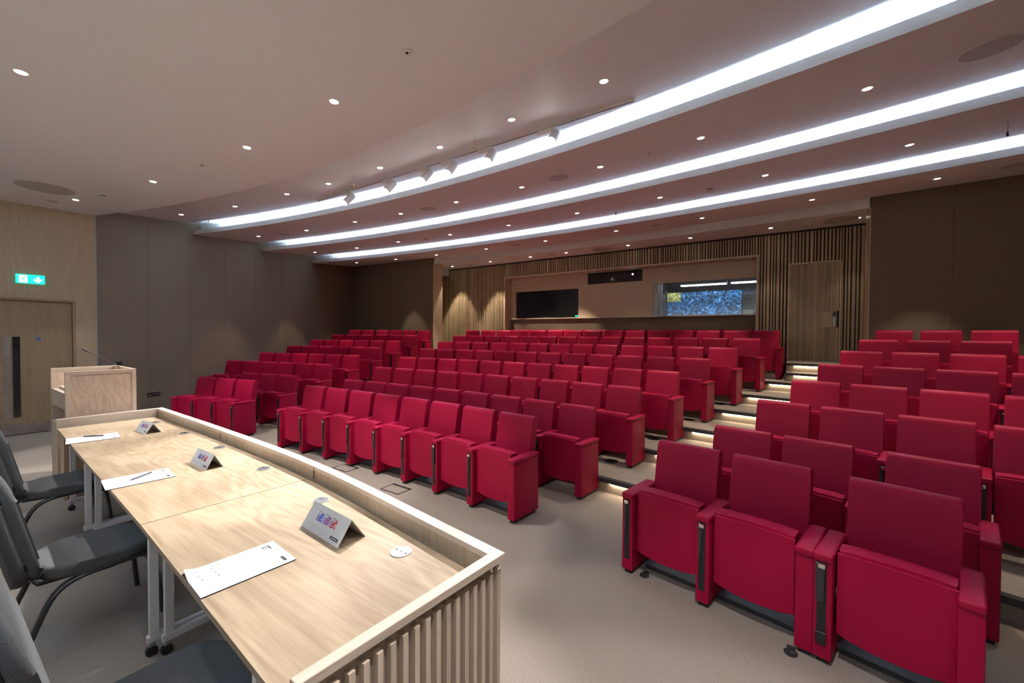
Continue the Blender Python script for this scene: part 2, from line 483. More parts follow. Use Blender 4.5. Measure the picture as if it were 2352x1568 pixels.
# rear slatted wall with the control booth recess
YS = YB            # slat fronts
YK = YB + 0.035    # backing
YRC = YB + 0.35    # recess plane
bm = nb()
box(bm, -10.9, -7.64, YK, YK + 0.3, 0.943, 4.3)
box(bm, -7.64, -0.672, YK, YK + 0.3, 3.60, 4.3)
box(bm, -0.672, 1.25, YK, YK + 0.3, 3.32, 4.3)
box(bm, -0.672, -0.075, YK, YK + 0.3, 0.943, 3.32)
box(bm, 0.79, 1.25, YK, YK + 0.3, 0.943, 3.32)
wb = mk('wall_back', bm, 'slat_back', kind='structure', label='rear wall clad in vertical oak slats')
def slats(bm, x0, x1, z0, z1, cl, y=YS, d=0.034):
    x = x0
    rnd = random.Random(int(abs(x0) * 1000))
    while x < x1 - 0.02:
        wdt = rnd.choice((0.026, 0.034, 0.034, 0.05))
        wdt = min(wdt, x1 - x)
        n0 = len(bm.faces)
        box(bm, x, x + wdt, y - rnd.choice((0, 0, 0.004)), y + d, z0, z1)
        t = rnd.uniform(0.72, 1.12)
        tw = rnd.uniform(0.95, 1.03)
        bm.faces.ensure_lookup_table()
        for f in bm.faces[n0:]:
            for l in f.loops: l[cl] = (t, t * tw, t * tw * 0.98, 1)
        x += wdt + rnd.choice((0.022, 0.028, 0.028))
bm = nb(); cl = bm.loops.layers.float_color.new('tint')
slats(bm, -10.88, -7.66, 0.945, 3.985, cl)
slats(bm, -7.64, -0.68, 3.585, 3.985, cl)
slats(bm, -0.655, -0.10, 0.945, 3.985, cl)
slats(bm, -0.10, 0.80, 3.33, 3.985, cl)
slats(bm, 0.815, 1.24, 1.258, 3.985, cl)
mk('slats', bm, 'slat', parent=wb)
bm = nb()
box(bm, -7.66, -7.62, YB - 0.006, YRC, 0.943, 3.545)
box(bm, -0.69, -0.655, YB - 0.006, YRC, 0.943, 3.545)
box(bm, -7.66, -0.655, YB - 0.008, YRC, 3.545, 3.585)
mk('recess_lining', bm, 'oak_booth', parent=wb, label='oak lining around the booth recess')
bm = nb(); box(bm, -0.10, 0.81, YB - 0.004, YB + 0.03, 3.305, 3.33); box(bm, -0.10, -0.072, YB - 0.004, YB + 0.03, 1.258, 3.305); box(bm, 0.785, 0.81, YB - 0.004, YB + 0.03, 1.258, 3.305)
mk('door_frame', bm, 'oak_booth', parent=wb)
# door_2 : planked door in the slats
bm = nb(); cl = bm.loops.layers.float_color.new('tint')
x = -0.07; rnd = random.Random(3)
while x < 0.775:
    wd = min(rnd.choice((0.035, 0.045, 0.06)), 0.783 - x)
    segs = [(1.262, 3.303)]
    if x + wd > 0.53 and x < 0.74: segs = [(1.262, 1.95), (2.29, 3.303)]
    t = rnd.uniform(0.62, 0.98)
    for a, b in segs:
        n0 = len(bm.faces); box(bm, x, x + wd - 0.002, YB + 0.002, YB + 0.04, a, b, 0.002, 1); bm.faces.ensure_lookup_table()
        for f in bm.faces[n0:]:
            for l in f.loops: l[cl] = (t, t * 0.98, t * 0.95, 1)
    x += wd
n0 = len(bm.faces); box(bm, 0.50, 0.74, YB + 0.008, YB + 0.04, 1.95, 2.29); bm.faces.ensure_lookup_table()
for f in bm.faces[n0:]:
    for l in f.loops: l[cl] = (0.9, 0.88, 0.85, 1)
d2 = mk('door_2', bm, 'slat', kind='structure', label='flush oak plank door in the slatted rear wall')
bm = nb(); box(bm, 0.683, 0.725, YB - 0.012, YB + 0.008, 1.98, 2.18, 0.006, 2); mk('lock_plate', bm, 'steel', parent=d2, label='pale steel lock plate')
bm = nb(); box(bm, 0.685, 0.723, YB - 0.02, YB + 0.008, 2.18, 2.27, 0.006, 2); mk('card_reader', bm, 'black', parent=d2, label='black card reader')
bm = nb(); tube(bm, [(0.70, YB - 0.01, 2.15), (0.70, YB - 0.06, 2.15), (0.56, YB - 0.06, 2.148)], 0.009); mk('door_handle', bm, 'steel', parent=d2)
bm = nb()
for z in (3.08, 2.30, 1.5): box(bm, -0.082, -0.068, YB - 0.008, YB + 0.002, z - 0.05, z + 0.05)
mk('hinge', bm, 'steel', parent=d2)

# recess rear panels with three windows
WIN = {1: (-7.452, -5.226, 2.28, 3.125), 2: (-4.935, -3.349, 3.225, 3.537), 3: (-3.062, -0.69, 2.27, 3.125)}
bm = nb()
def rp(x0, x1, z0, z1): box(bm, x0 + 0.0015, x1 - 0.0015, YRC, YRC + 0.1, z0 + 0.0015, z1 - 0.0015)
rp(-7.64, -7.452, 2.27, 3.125); rp(-7.64, -6.05, 3.125, 3.545); rp(-6.05, -5.226, 3.125, 3.545)
rp(-5.226, -4.16, 2.27, 3.19); rp(-4.16, -3.062, 2.27, 3.19)
rp(-5.226, -4.935, 3.19, 3.545); rp(-4.935, -3.349, 3.19, 3.225); rp(-3.349, -3.062, 3.19, 3.545)
rp(-3.062, -2.2, 3.125, 3.545); rp(-2.2, -1.1, 3.125, 3.545); rp(-1.1, -0.672, 3.125, 3.545)
box(bm, -7.64, -0.672, YRC + 0.09, YRC + 0.1, 3.5, 3.6)
wc = mk('wall_booth', bm, 'oak_booth', kind='structure', label='oak panels between the control booth windows')
bm = nb(); box(bm, -7.60, -0.672, YRC - 0.10, YRC + 0.12, 2.235, 2.27, 0.008, 2)
mk('window_sill', bm, 'oak_booth', parent=wc)
bm = nb(); box(bm, -7.56, -0.672, YRC - 0.035, YRC + 0.1, 0.943, 2.235)
mk('lower_panel', bm, 'fabric', parent=wc, label='brown fabric panel below the sill')
# window 1 dark
bm = nb(); x0, x1, z0, z1 = WIN[1]; box(bm, x0, x1, YRC + 0.06, YRC + 0.075, z0, z1)
w1 = mk('window_1', bm, 'boothglass', kind='structure', label='dark control booth window at the left')
bm = nb(); box(bm, x1 - 0.12, x1 - 0.03, YRC + 0.05, YRC + 0.058, z0 + 0.015, z0 + 0.055)  # reflection of a green sign, made as a glowing plate before the glass
mk('sign_reflection_plate', bm, 'green', parent=w1, label='tiny glowing green plate imitating a sign reflection in the window corner')
# window 2: projection port
x0, x1, z0, z1 = WIN[2]
bm = nb(); box(bm, x0, x1, YRC + 0.07, YRC + 0.09, z0, z1)
mk('window_2', bm, 'boothglass', kind='structure', label='dark projection window high in the rear wall')
p = empty('projector', (-3.62, YRC + 0.045, 3.42), label='small glowing projector lens in the high window', cat='projector')
bm = nb(); cyl(bm, (0, 0, 0), 0.035, 0.03, 20, Vector((0, -1, 0))); mk('lens_barrel', bm, 'black', parent=p)
M['projlens'] = emitter('projector_lens', (0.45, 0.8, 1.0), 7)
bm = nb(); cyl(bm, (0, -0.03, 0), 0.024, 0.003, 20, Vector((0, -1, 0))); mk('lens', bm, 'projlens', parent=p, label='glowing blue white lens')
# window 3 with a lit booth behind
x0, x1, z0, z1 = WIN[3]
def glass(name):
    m = bpy.data.materials.new(name); m.use_nodes = True
    nt = m.node_tree; nt.nodes.clear()
    tr = nt.nodes.new('ShaderNodeBsdfTransparent'); tr.inputs[0].default_value = (0.9, 0.93, 0.96, 1)
    gl = nt.nodes.new('ShaderNodeBsdfGlossy'); gl.inputs['Roughness'].default_value = 0.02
    fr = nt.nodes.new('ShaderNodeFresnel'); fr.inputs[0].default_value = 1.5
    mx = nt.nodes.new('ShaderNodeMixShader'); ou = nt.nodes.new('ShaderNodeOutputMaterial')
    nt.links.new(fr.outputs[0], mx.inputs[0]); nt.links.new(tr.outputs[0], mx.inputs[1]); nt.links.new(gl.outputs[0], mx.inputs[2])
    nt.links.new(mx.outputs[0], ou.inputs[0])
    return m
M['glass'] = glass('booth_glass')
bm = nb(); box(bm, x0, x1, YRC + 0.05, YRC + 0.058, z0, z1)
w3 = mk('window_3', bm, 'glass', kind='structure', label='clear control booth window at the right with a lit room behind')
bm = nb(); box(bm, x0, x0 + 0.14, YRC + 0.02, YRC + 0.10, z0, z1); box(bm, x0 + 0.17, x0 + 0.21, YRC + 0.03, YRC + 0.10, z0, z1)
mk('window_frame', bm, 'alu', parent=w3, label='bluish metal window frame')
M['booth_paint'] = plain('booth_grey_paint', (0.10, 0.10, 0.125), 0.6)
bm = nb()
BX0, BX1, BY1 = -3.3, -0.3, YRC + 2.6
box(bm, BX0, BX1, BY1, BY1 + 0.1, 1.3, 3.4); box(bm, BX0 - 0.1, BX0, YRC + 0.1, BY1, 1.3, 3.4); box(bm, BX1, BX1 + 0.1, YRC + 0.1, BY1, 1.3, 3.4)
box(bm, BX0, BX1, YRC + 0.1, BY1, 3.4, 3.5); box(bm, BX0, BX1, YRC + 0.1, BY1, 1.2, 1.3)
mk('wall_booth_room', bm, 'booth_paint', kind='structure', label='grey walls of the lit control booth')
def screen_mat():
    m = bpy.data.materials.new('screen_picture'); m.use_nodes = True
    nt = m.node_tree; nt.nodes.clear()
    mp = coords(nt)
    n0 = N(nt, 'ShaderNodeTexNoise', Scale=2.2, Detail=3.0); nt.links.new(mp.outputs[0], n0.inputs['Vector'])
    add = N(nt, 'ShaderNodeMix', data_type='RGBA', blend_type='ADD'); add.inputs[0].default_value = 1.2
    nt.links.new(mp.outputs[0], add.inputs[6]); nt.links.new(n0.outputs['Color'], add.inputs[7])
    n = N(nt, 'ShaderNodeTexNoise', Scale=3.2, Detail=10.0, Roughness=0.7, Distortion=3.0); nt.links.new(add.outputs[2], n.inputs['Vector'])
    r = ramp(nt, n.outputs['Fac'], [(0.42, (0.002, 0.008, 0.02)), (0.52, (0.01, 0.07, 0.17)), (0.60, (0.06, 0.26, 0.60)), (0.72, (0.55, 0.85, 1.0))])
    sep = nt.nodes.new('ShaderNodeSeparateXYZ'); nt.links.new(mp.outputs[0], sep.inputs[0])
    dx = N(nt, 'ShaderNodeMath', operation='LESS_THAN'); dx.inputs[1].default_value = -0.62; nt.links.new(sep.outputs['X'], dx.inputs[0])
    dz = N(nt, 'ShaderNodeMath', operation='GREATER_THAN'); dz.inputs[1].default_value = 0.1; nt.links.new(sep.outputs['Z'], dz.inputs[0])
    ml = N(nt, 'ShaderNodeMath', operation='MULTIPLY'); nt.links.new(dx.outputs[0], ml.inputs[0]); nt.links.new(dz.outputs[0], ml.inputs[1])
    ry = ramp(nt, n.outputs['Fac'], [(0.38, (0.02, 0.03, 0.02)), (0.52, (0.22, 0.24, 0.05)), (0.7, (0.9, 0.85, 0.35))])
    mx = N(nt, 'ShaderNodeMix', data_type='RGBA'); nt.links.new(ml.outputs[0], mx.inputs[0]); nt.links.new(r.outputs[0], mx.inputs[6]); nt.links.new(ry.outputs[0], mx.inputs[7])
    em = nt.nodes.new('ShaderNodeEmission'); em.inputs[1].default_value = 1.5; nt.links.new(mx.outputs[2], em.inputs[0])
    ou = nt.nodes.new('ShaderNodeOutputMaterial'); nt.links.new(em.outputs[0], ou.inputs[0])
    return m
M['screen'] = screen_mat()
SY = YRC + 2.3
def scale_pt(x, z, y0, y1): # same sight line carried from depth y0 to y1
    return x * y1 / y0, EYE + (z - EYE) * y1 / y0
sx0, sz1 = scale_pt(-2.611, 2.82, YB, SY); sx1, sz0 = scale_pt(-0.978, 2.22, YB, SY)
tv = empty('wall_screen', ((sx0 + sx1) / 2, SY, (sz0 + sz1) / 2), label='large screen with a swirling blue picture inside the booth', cat='screen')
hw, hh = (sx1 - sx0) / 2, (sz1 - sz0) / 2
bm = nb(); box(bm, -hw - 0.02, hw + 0.02, 0.0, 0.3, -hh - 0.02, hh + 0.02, 0.004, 1); mk('screen_housing', bm, 'black', parent=tv)
bm = nb(); box(bm, -hw, hw, -0.006, -0.001, -hh, hh); mk('display', bm, 'screen', parent=tv, label='swirling blue and yellow picture')
M['tube'] = emitter('booth_tube', (0.85, 0.93, 1.0), 12)
for i, (xa, xb, z) in enumerate(((-2.29, -1.29, 2.995), (-1.19, -0.45, 3.0))):
    Y = YRC + 1.3
    a, zz = scale_pt(xa, z, YB, Y); b, _ = scale_pt(xb, z, YB, Y)
    t = empty('tube_light', ((a + b) / 2, Y, zz), label='%s fluorescent ceiling light in the booth' % ('longer left' if i == 0 else 'right'), cat='ceiling light', group='booth ceiling lights')
    L = (b - a) / 2
    bm = nb(); box(bm, -L - 0.02, L + 0.02, -0.06, 0.06, 0.0, 0.07); mk('fitting', bm, 'white', parent=t)
    for yy in (-0.035, 0.035):
        bm = nb(); cyl(bm, (-L, yy, -0.022), 0.013, 2 * L, 10, Vector((1, 0, 0))); mk('tube', bm, 'tube', parent=t)
bm = nb(); box(bm, -1.02, -0.78, YRC + 0.35, YRC + 0.41, 2.0, 2.40, 0.02, 3); box(bm, -0.94, -0.86, YRC + 0.36, YRC + 0.40, 1.305, 2.1)
o = mk('booth_chair', bm, 'white', smooth=True); tag(o, 'white rounded chair back seen at the right of the booth window', 'chair')

# ------------------------------------------------------------------ setting: ceiling
# front flat soffit
bm = nb()
tA0 = -0.3295; tA1 = -tA0
pts = arc(20.02, tA0, tA1, 60)
poly = [(XE, YFRONT), (XR, YFRONT), (XR, YW)] + pts[::-1] + [(XE, YW)]
prism(bm, poly, ZF, ZF + 0.012, 'z')
# upstand behind its rear edge
for (a, b), (c, d) in zip(pts, pts[1:]):
    f = bm.faces.new([bm.verts.new(v) for v in ((a, b, ZF), (c, d, ZF), (c, d, 4.2), (a, b, 4.2))])
ceil0 = mk('ceiling', bm, 'paint_front', kind='structure', label='large flat white ceiling over the speakers')
def grid(bm, fR0, fR1, fz, t0f, t1f, nr=8, nt_=80):
    V = []
    for i in range(nr + 1):
        row = []
        for j in range(nt_ + 1):
            u = i / nr
            # limits depend on the radius
            Rm = fR0(0) + (fR1(0) - fR0(0)) * u
            t = t0f(Rm) + (t1f(Rm) - t0f(Rm)) * j / nt_
            R = fR0(t) + (fR1(t) - fR0(t)) * u
            x, y = pol(R, t)
            row.append(bm.verts.new((x, y, fz(R, t))))
        V.append(row)
    for i in range(nr):
        for j in range(nt_):
            bm.faces.new((V[i][j], V[i][j + 1], V[i + 1][j + 1], V[i + 1][j]))
tl = lambda R: th_left(R) - 0.004
tr = lambda R: th_right(R) + 0.004
for k in range(3):
    bm = nb()
    fR0 = (lambda t: 20.02) if k == 0 else (lambda t, k=k: lipR(k, t))
    grid(bm, fR0, lambda t, k=k: lipR(k + 1, t) + 0.2, lambda R, t, k=k: zpan(k, R, t), tl, tr)
    mk('ceiling', bm, 'paint', smooth=True, kind='structure', label='%s sloping white ceiling band' % ORD[k + 1])
# last band: centre part to the rear arc, wings to the rear wing walls
bm = nb()
def back4(t):
    R = BACKARC[0] + BACKARC[1] * t * t
    x, y = pol(R, t)
    if x < -9.58 or x > 1.1:
        R = (YR + 0.05 - CY) / math.cos(t)
    return R
grid(bm, lambda t: lipR(3, t), back4, lambda R, t: zpan(3, R, t), lambda R: -0.362, lambda R: 0.362, 8, 160)
mk('ceiling', bm, 'paint', smooth=False, kind='structure', label='fourth sloping white ceiling band at the rear')
# rear soffit
bm = nb()
ts = [-0.2 + 0.4 * i / 40 for i in range(41)]
bk = [pol(BACKARC[0] + BACKARC[1] * t * t, t) for t in ts]
bk = [p for p in bk if -9.57 < p[0] < 1.09]
bk = [(-9.57, YR + 0.02)] + bk + [(1.09, YR + 0.02)]
prism(bm, bk + [(1.09, YR + 0.5), (1.25, YR + 0.5), (1.25, YB + 0.03), (-10.9, YB + 0.03), (-10.9, YR + 0.4), (-9.57, YR + 0.4)], 4.03, 4.30, 'z')
mk('ceiling', bm, 'paint', kind='structure', label='lower white soffit in front of the slatted wall')
bm = nb(); box(bm, -10.9, -10.05, YR + 0.42, YB - 0.02, 3.80, 4.03); mk('trim_4', bm, 'paint', kind='structure', label='white boxed beam in the rear left passage')
# slab over everything
bm = nb(); box(bm, -14.2, 5.6, YFRONT - 0.2, YB + 0.6, ZT, ZT + 0.1); mk('ceiling', bm, 'paint', kind='structure', label='hidden slab above the suspended ceiling')
# lips with hidden cove lighting
for k in (1, 2, 3):
    bm = nb()
    def strip(fa, za, fb, zb, t0=None, t1=None, n=90):
        Rm = LIPS[k][0]
        t0 = tl(Rm + 0.2) if t0 is None else t0; t1 = tr(Rm + 0.2) if t1 is None else t1
        P0 = None
        for i in range(n + 1):
            t = t0 + (t1 - t0) * i / n
            a = pol(lipR(k, t) + fa, t); b = pol(lipR(k, t) + fb, t)
            Ra, Rb = lipR(k, t) + fa, lipR(k, t) + fb
            va = bm.verts.new((*a, za(Ra, t) if callable(za) else za)); vb = bm.verts.new((*b, zb(Rb, t) if callable(zb) else zb))
            if P0: bm.faces.new((P0[0], va, vb, P0[1]))
            P0 = (va, vb)
    strip(0, 4.03, 0, 4.13); strip(0, 4.13, 0.012, 4.13); strip(0.012, 4.13, 0.012, 4.075)
    strip(0.012, 4.075, 0.2, 4.075); strip(0.2, 4.075, 0.2, lambda R, t, k=k: zpan(k - 1, R, t))
    bmesh.ops.remove_doubles(bm, verts=bm.verts[:], dist=0.0005)
    tm = mk('trim_%d' % k, bm, 'paint', kind='structure', label='%s curved cove lip with hidden cool white lighting' % ORD[k])
    bm = nb()
    Rm = LIPS[k][0]
    strip(0.05, 4.082, 0.10, 4.082, th_left(Rm) + 0.035, th_right(Rm) - 0.03)
    mk('light_strip', bm, 'cove', parent=tm, label='glowing cool white strip')

# unseen cool cove behind the speakers, added to stand in for stage lighting
bm = nb(); box(bm, XE + 0.3, XR - 0.3, YFRONT, YFRONT + 0.35, 2.70, 2.73); box(bm, XE + 0.3, XR - 0.3, YFRONT + 0.33, YFRONT + 0.35, 2.73, 2.80)
tm = mk('trim_5', bm, 'paint', kind='structure', label='added unseen shelf for fill light on the wall behind the speakers')
bm = nb(); box(bm, XE + 0.5, XR - 0.5, YFRONT + 0.2, YFRONT + 0.26, 2.731, 2.736)
M['stage_fill'] = emitter('stage_fill_strip', (0.50, 0.74, 1.0), STAGE_E)
mk('light_strip', bm, 'stage_fill', parent=tm)

# ------------------------------------------------------------------ downlights and ceiling fittings
DL = {
 0: [(-5.336, 0.539), (-3.559, 2.246), (-5.285, 2.231), (-7.614, 1.979), (-9.74, 1.541)],
 1: [(-10.29, 3.117), (-8.752, 3.48), (-7.174, 3.646), (-6.118, 3.759), (-4.905, 3.804), (-3.73, 3.808), (-2.598, 3.766), (-1.494, 3.682)],
 2: [(-10.847, 4.824), (-9.278, 5.157), (-7.661, 5.305), (-6.385, 5.443), (-4.995, 5.513), (-3.617, 5.539), (-2.261, 5.474), (-0.939, 5.331), (0.549, 5.15)],
 3: [(-11.644, 6.724), (-10.058, 7.022), (-8.415, 7.092), (-6.757, 7.25), (-5.109, 7.316), (-3.48, 7.296), (-1.909, 7.255), (-0.367, 7.081), (1.152, 6.946)],
 4: [(-12.089, 8.433), (-10.465, 8.725), (-8.836, 8.887), (-7.031, 8.987), (-5.151, 8.991), (-3.316, 8.977), (-1.528, 8.928), (0.239, 8.735), (1.729, 8.583)],
 5: [(-9.471, 10.275), (-7.835, 10.232), (-6.361, 10.231), (-5.204, 10.242), (-3.465, 10.242), (-1.991, 10.225), (-0.413, 10.184), (1.0, 10.195)]}
DL[0] = DL[0][1:] + [DL[0][0]] + [(-3.5, 0.5), (-1.75, 0.45), (0.1, 0.5), (-7.4, 0.2), (-0.15, 1.2)]  # front downlights appended here are unseen, added to stand in for stage lighting
DL[1] += [(0.1, 3.45)]
DL[2] += [(2.1, 4.9)]
DL[3] += [(2.7, 6.7)]
DL[4] += [(3.2, 8.4)]
def tilt(o, band, x, y):
    """lay a flat fitting on the slope of its ceiling band"""
    if 1 <= band <= 4:
        th = math.atan2(x - CX, y - CY)
        o.rotation_euler = (Matrix.Rotation(-th, 3, 'Z') @ Matrix.Rotation(math.atan(0.11), 3, 'X') @ Matrix.Rotation(th, 3, 'Z')).to_euler()
    else: o.rotation_euler = (0, 0, 0)
def ceil_z(band, x, y):
    if band == 0: return ZF
    if band == 5: return 4.03
    R = math.hypot(x - CX, y - CY); t = math.atan2(x - CX, y - CY)
    return zpan(band - 1, R, t)
BAND = {0: 'front flat ceiling', 1: 'first sloping ceiling band', 2: 'second sloping ceiling band', 3: 'third sloping ceiling band', 4: 'fourth sloping ceiling band', 5: 'low ceiling by the slats'}
bm = nb()
cyl(bm, (0, 0, -0.005), 0.048, 0.005, 28)
rim_me = mk('trim_ring', bm, 'white')
bm = nb(); cyl(bm, (0, 0, -0.0075), 0.035, 0.0025, 24); lens_me = mk('lens', bm, 'lamp')
first = True
for band, lst in DL.items():
    srt = sorted(lst)
    for (x, y) in lst:
        i = srt.index((x, y)) + 1
        z = ceil_z(band, x, y)
        if band == 0:
            q = project((x, y, z))
            vis = q and -10 < q[0] < 2360 and -10 < q[1] < 1570
        lab = 'lit round downlight, %s from the left in the %s' % (ORD[i], BAND[band])
        t = empty('downlight', (x, y, z - 0.001), label=lab, cat='downlight', group='recessed downlights')
        if first: rg, ln = rim_me, lens_me; first = False
        else:
            rg = rim_me.copy(); ln = lens_me.copy(); COL.objects.link(rg); COL.objects.link(ln)
        rg.parent = t; ln.parent = t
        tilt(rg, band, x, y); tilt(ln, band, x, y)
        pw = {0: FRONT_W * (0.25 if x < -9 else 1.35 if y > 1.9 and x < -3 else 1.0 if y > 1 or x > 0 else 0.08), 1: DOWN_W * 0.14, 4: DOWN_W * 1.3, 5: BACK_W * (1.0 if x < -5 else 0.08)}.get(band, DOWN_W * 1.25)
        lightobj('lamp', 'SPOT', (0, 0, -0.02), pw, C_WARM if band >= 2 else C_WHITE, parent=t,
                 spot_size=math.radians({0: 60, 5: 62}.get(band, 54)), spot_blend={0: 0.25, 5: 0.35}.get(band, 0.35), shadow_soft_size=0.04)
# round loudspeaker grilles flush in the bands
def grille(x, y, z, r, label, band=0, m='grille'):
    t = empty('ceiling_speaker', (x, y, z - 0.002), label=label, cat='speaker', group='round ceiling speakers')
    tilt(t, band, x, y)
    bm = nb(); cyl(bm, (0, 0, -0.006), r, 0.006, 40); mk('bezel', bm, 'white', parent=t)
    bm = nb(); cyl(bm, (0, 0, -0.0085), r * 0.94, 0.0025, 40); mk('mesh_grille', bm, m, parent=t)
    return t
grille(-9.308, 1.157, ZF, 0.33, 'large round ceiling speaker beside the exit wall')
for x, y, b, lab in ((-10.12, 5.05, 2, 'far left'), (-5.70, 5.51, 2, 'middle left'), (-2.93, 5.51, 2, 'middle right'), (1.29, 4.98, 2, 'near right')):
    grille(x, y, ceil_z(b, x, y), 0.155 if lab != 'near right' else 0.19, 'round ceiling speaker, %s in the second sloping ceiling band' % lab, b)
for x, y, lab in ((-6.08, 9.0, 'left'), (-2.42, 8.99, 'middle'), (2.46, 8.47, 'right')):
    grille(x, y, ceil_z(4, x, y), 0.155, 'round ceiling speaker, %s in the fourth sloping ceiling band' % lab, 4)
grille(-4.19, 10.33, 4.03, 0.29, 'tan round ceiling speaker above the projection window')
grille(0.73, 10.18, 4.03, 0.30, 'tan round ceiling speaker above the rear door')
grille(-5.663, 10.253, 4.03, 0.10, 'small round ceiling speaker above the dark booth window')
grille(-10.188, 1.335, ZF, 0.08, 'small flush ceiling disc nearest the exit wall')
for (x, y, b, lab) in ((-9.032, 1.722, 0, 'near the exit wall'), (-7.577, 7.263, 3, 'left in the third sloping band'), (-1.131, 7.281, 3, 'right in the third sloping band'), (-8.695, 10.304, 5, 'above the left slats'), (0.2, 10.246, 5, 'beside the tan speaker over the rear door')):
    t = empty('smoke_detector', (x, y, ceil_z(b, x, y) - 0.001), label='white smoke detector ' + lab, cat='smoke detector')
    bm = nb(); cyl(bm, (0, 0, -0.012), 0.052, 0.012, 28); mk('base', bm, 'white', parent=t)
    bm = nb(); cyl(bm, (0, 0, -0.028), 0.042, 0.010, 28); mk('slot_band', bm, 'black', parent=t)
    bm = nb(); cyl(bm, (0, 0, -0.042), 0.030, 0.014, 28, r2=0.045); mk('cap', bm, 'white', parent=t)
for (x, y, b, lab) in ((-2.475, 2.169, 0, 'nearest the camera in the front ceiling'), (-6.333, 2.14, 0, 'far one in the front ceiling'), (-1.579, 5.414, 2, 'in the second sloping band')):
    t = empty('emergency_light', (x, y, ceil_z(b, x, y) - 0.001), label='small unlit emergency light, ' + lab, cat='emergency light')
    bm = nb(); cyl(bm, (0, 0, -0.006), 0.045, 0.006, 28); mk('bezel', bm, 'white', parent=t)
    bm = nb(); cyl(bm, (0, 0, -0.010), 0.012, 0.004, 14); cyl(bm, (0.02, 0.012, -0.009), 0.004, 0.003, 8); mk('led', bm, 'dkgrey', parent=t)
M['yellow'] = plain('yellow_tag', (0.75, 0.55, 0.08), 0.5)
for (x, y, b, lab) in ((-3.172, 3.818, 1, 'right of the fourth spotlight'), (-5.481, 3.776, 1, 'between the first two spotlights'), (-9.914, 3.453, 1, 'at the far left before the first cove'),
                       (1.896, 6.751, 3, 'at the right before the third cove'), (-2.705, 7.301, 3, 'in the middle before the third cove'), (-6.074, 7.489, 3, 'left of the middle before the third cove'), (-11.275, 7.159, 3, 'at the far left before the third cove')):
    z = ceil_z(b, x, y)
    t = empty('hanging_microphone', (x, y, z), label='tiny microphone hanging on a wire ' + lab, cat='microphone', group='hanging microphones')
    bm = nb(); tube(bm, [(0, 0, 0), (0.004, 0, -0.06), (0, 0, -0.12)], 0.0018, 6); mk('wire', bm, 'dkgrey', parent=t)
    bm = nb(); cyl(bm, (0, 0, -0.15), 0.008, 0.03, 12); mk('capsule', bm, 'white' if b == 1 else 'dkgrey', parent=t)
    bm = nb(); cyl(bm, (0, 0, -0.165), 0.011, 0.015, 12); mk('tag', bm, 'yellow' if b == 1 else 'dkgrey', parent=t)

# ------------------------------------------------------------------ lighting track
TRY = 4.23
ZTR = 4.185
t = empty('light_track', (-4.295, TRY, ZTR), label='long thin lighting track across the first ceiling band', cat='lighting track')
bm = nb(); box(bm, -2.925, 2.925, -0.018, 0.018, -0.002, 0.05); mk('rail', bm, 'white', parent=t)
bm = nb(); box(bm, -2.91, 2.91, -0.006, 0.006, -0.004, -0.001); mk('slot', bm, 'black', parent=t, label='dark slot')
SP = [(-6.247, (-6.6, 1.2, 0.7), 0.8), (-5.196, (-5.4, 1.35, 0.7), 0.35), (-4.407, (-4.6, 1.4, 0.7), 0.35), (-3.929, (-3.8, 1.6, 0.8), 0.7), (-3.26, (-2.8, 1.6, 0.8), 1.3), (-2.345, (-1.75, 1.2, 0.9), 0.7)]
for i, (x, tg, pf) in enumerate(SP):
    t = empty('track_spotlight', (x, TRY, ZTR), label='white track spotlight, %s from the left along the track' % ORD[i + 1], cat='spotlight', group='track spotlights')
    bm = nb(); box(bm, -0.19, 0.05, -0.018, 0.018, -0.045, -0.004, 0.003, 1); mk('adapter', bm, 'white', parent=t)
    bm = nb(); cyl(bm, (0.03, 0, -0.085), 0.007, 0.045, 12); mk('stem', bm, 'white', parent=t)
    hp = Vector((0.03, 0, -0.105))
    d = (Vector(tg) - (Vector((x, TRY, ZTR)) + hp)).normalized()
    bm = nb(); cyl(bm, hp - d * 0.05, 0.056, 0.22, 32, d); mk('lamp_head', bm, 'white', parent=t, smooth=True)
    bm = nb(); bmesh.ops.create_uvsphere(bm, u_segments=24, v_segments=14, radius=0.050, matrix=Matrix.Translation(hp + d * 0.162) @ d.to_track_quat('Z', 'Y').to_matrix().to_4x4() @ Matrix.Diagonal((1, 1, 0.5, 1)))
    mk('lens', bm, 'tracklens', parent=t, smooth=True, label='glaring white lens')
    L = lightobj('lamp', 'SPOT', hp + d * 0.20, TRACK_W * pf, (0.97, 0.975, 1.0), parent=t, spot_size=math.radians(38), spot_blend=0.5, shadow_soft_size=0.022)
    L.rotation_euler = d.to_track_quat('-Z', 'Y').to_euler()

# ------------------------------------------------------------------ auditorium chairs
AW = 0.085; AY0, AY1 = -0.457, -0.072; AH = 0.5907
def b_back():
    bm = nb()
    pts = [(-0.150, 0.34), (-0.128, 0.50), (-0.060, 0.885), (-0.050, 0.915), (-0.032, 0.930), (-0.008, 0.935), (0.018, 0.926), (0.030, 0.905), (0.020, 0.84), (-0.045, 0.34)]
    prism(bm, pts, -0.231, 0.231, 'x', bev=0.012, seg=3)
    return bm
def b_seat():
    bm = nb()
    # tipped-up seat: shell towards the stage with a curved lower edge and the pad behind
    n = 8; outline = []
    for i in range(n + 1):
        u = -1 + 2 * i / n
        outline.append((0.222 * u, 0.172 - 0.028 * (1 - u * u)))
    for i in range(n + 1):
        u = 1 - 2 * i / n
        outline.append((0.222 * u, 0.609 + 0.005 * (1 - u * u)))
    prism(bm, outline, -0.412, -0.39, 'y', bev=0.006, seg=2)
    outline = [(u * 0.985, v + (0.015 if v > 0.4 else 0.006)) for u, v in outline]
    prism(bm, outline, -0.392, -0.285, 'y', bev=0.016, seg=3)
    return bm
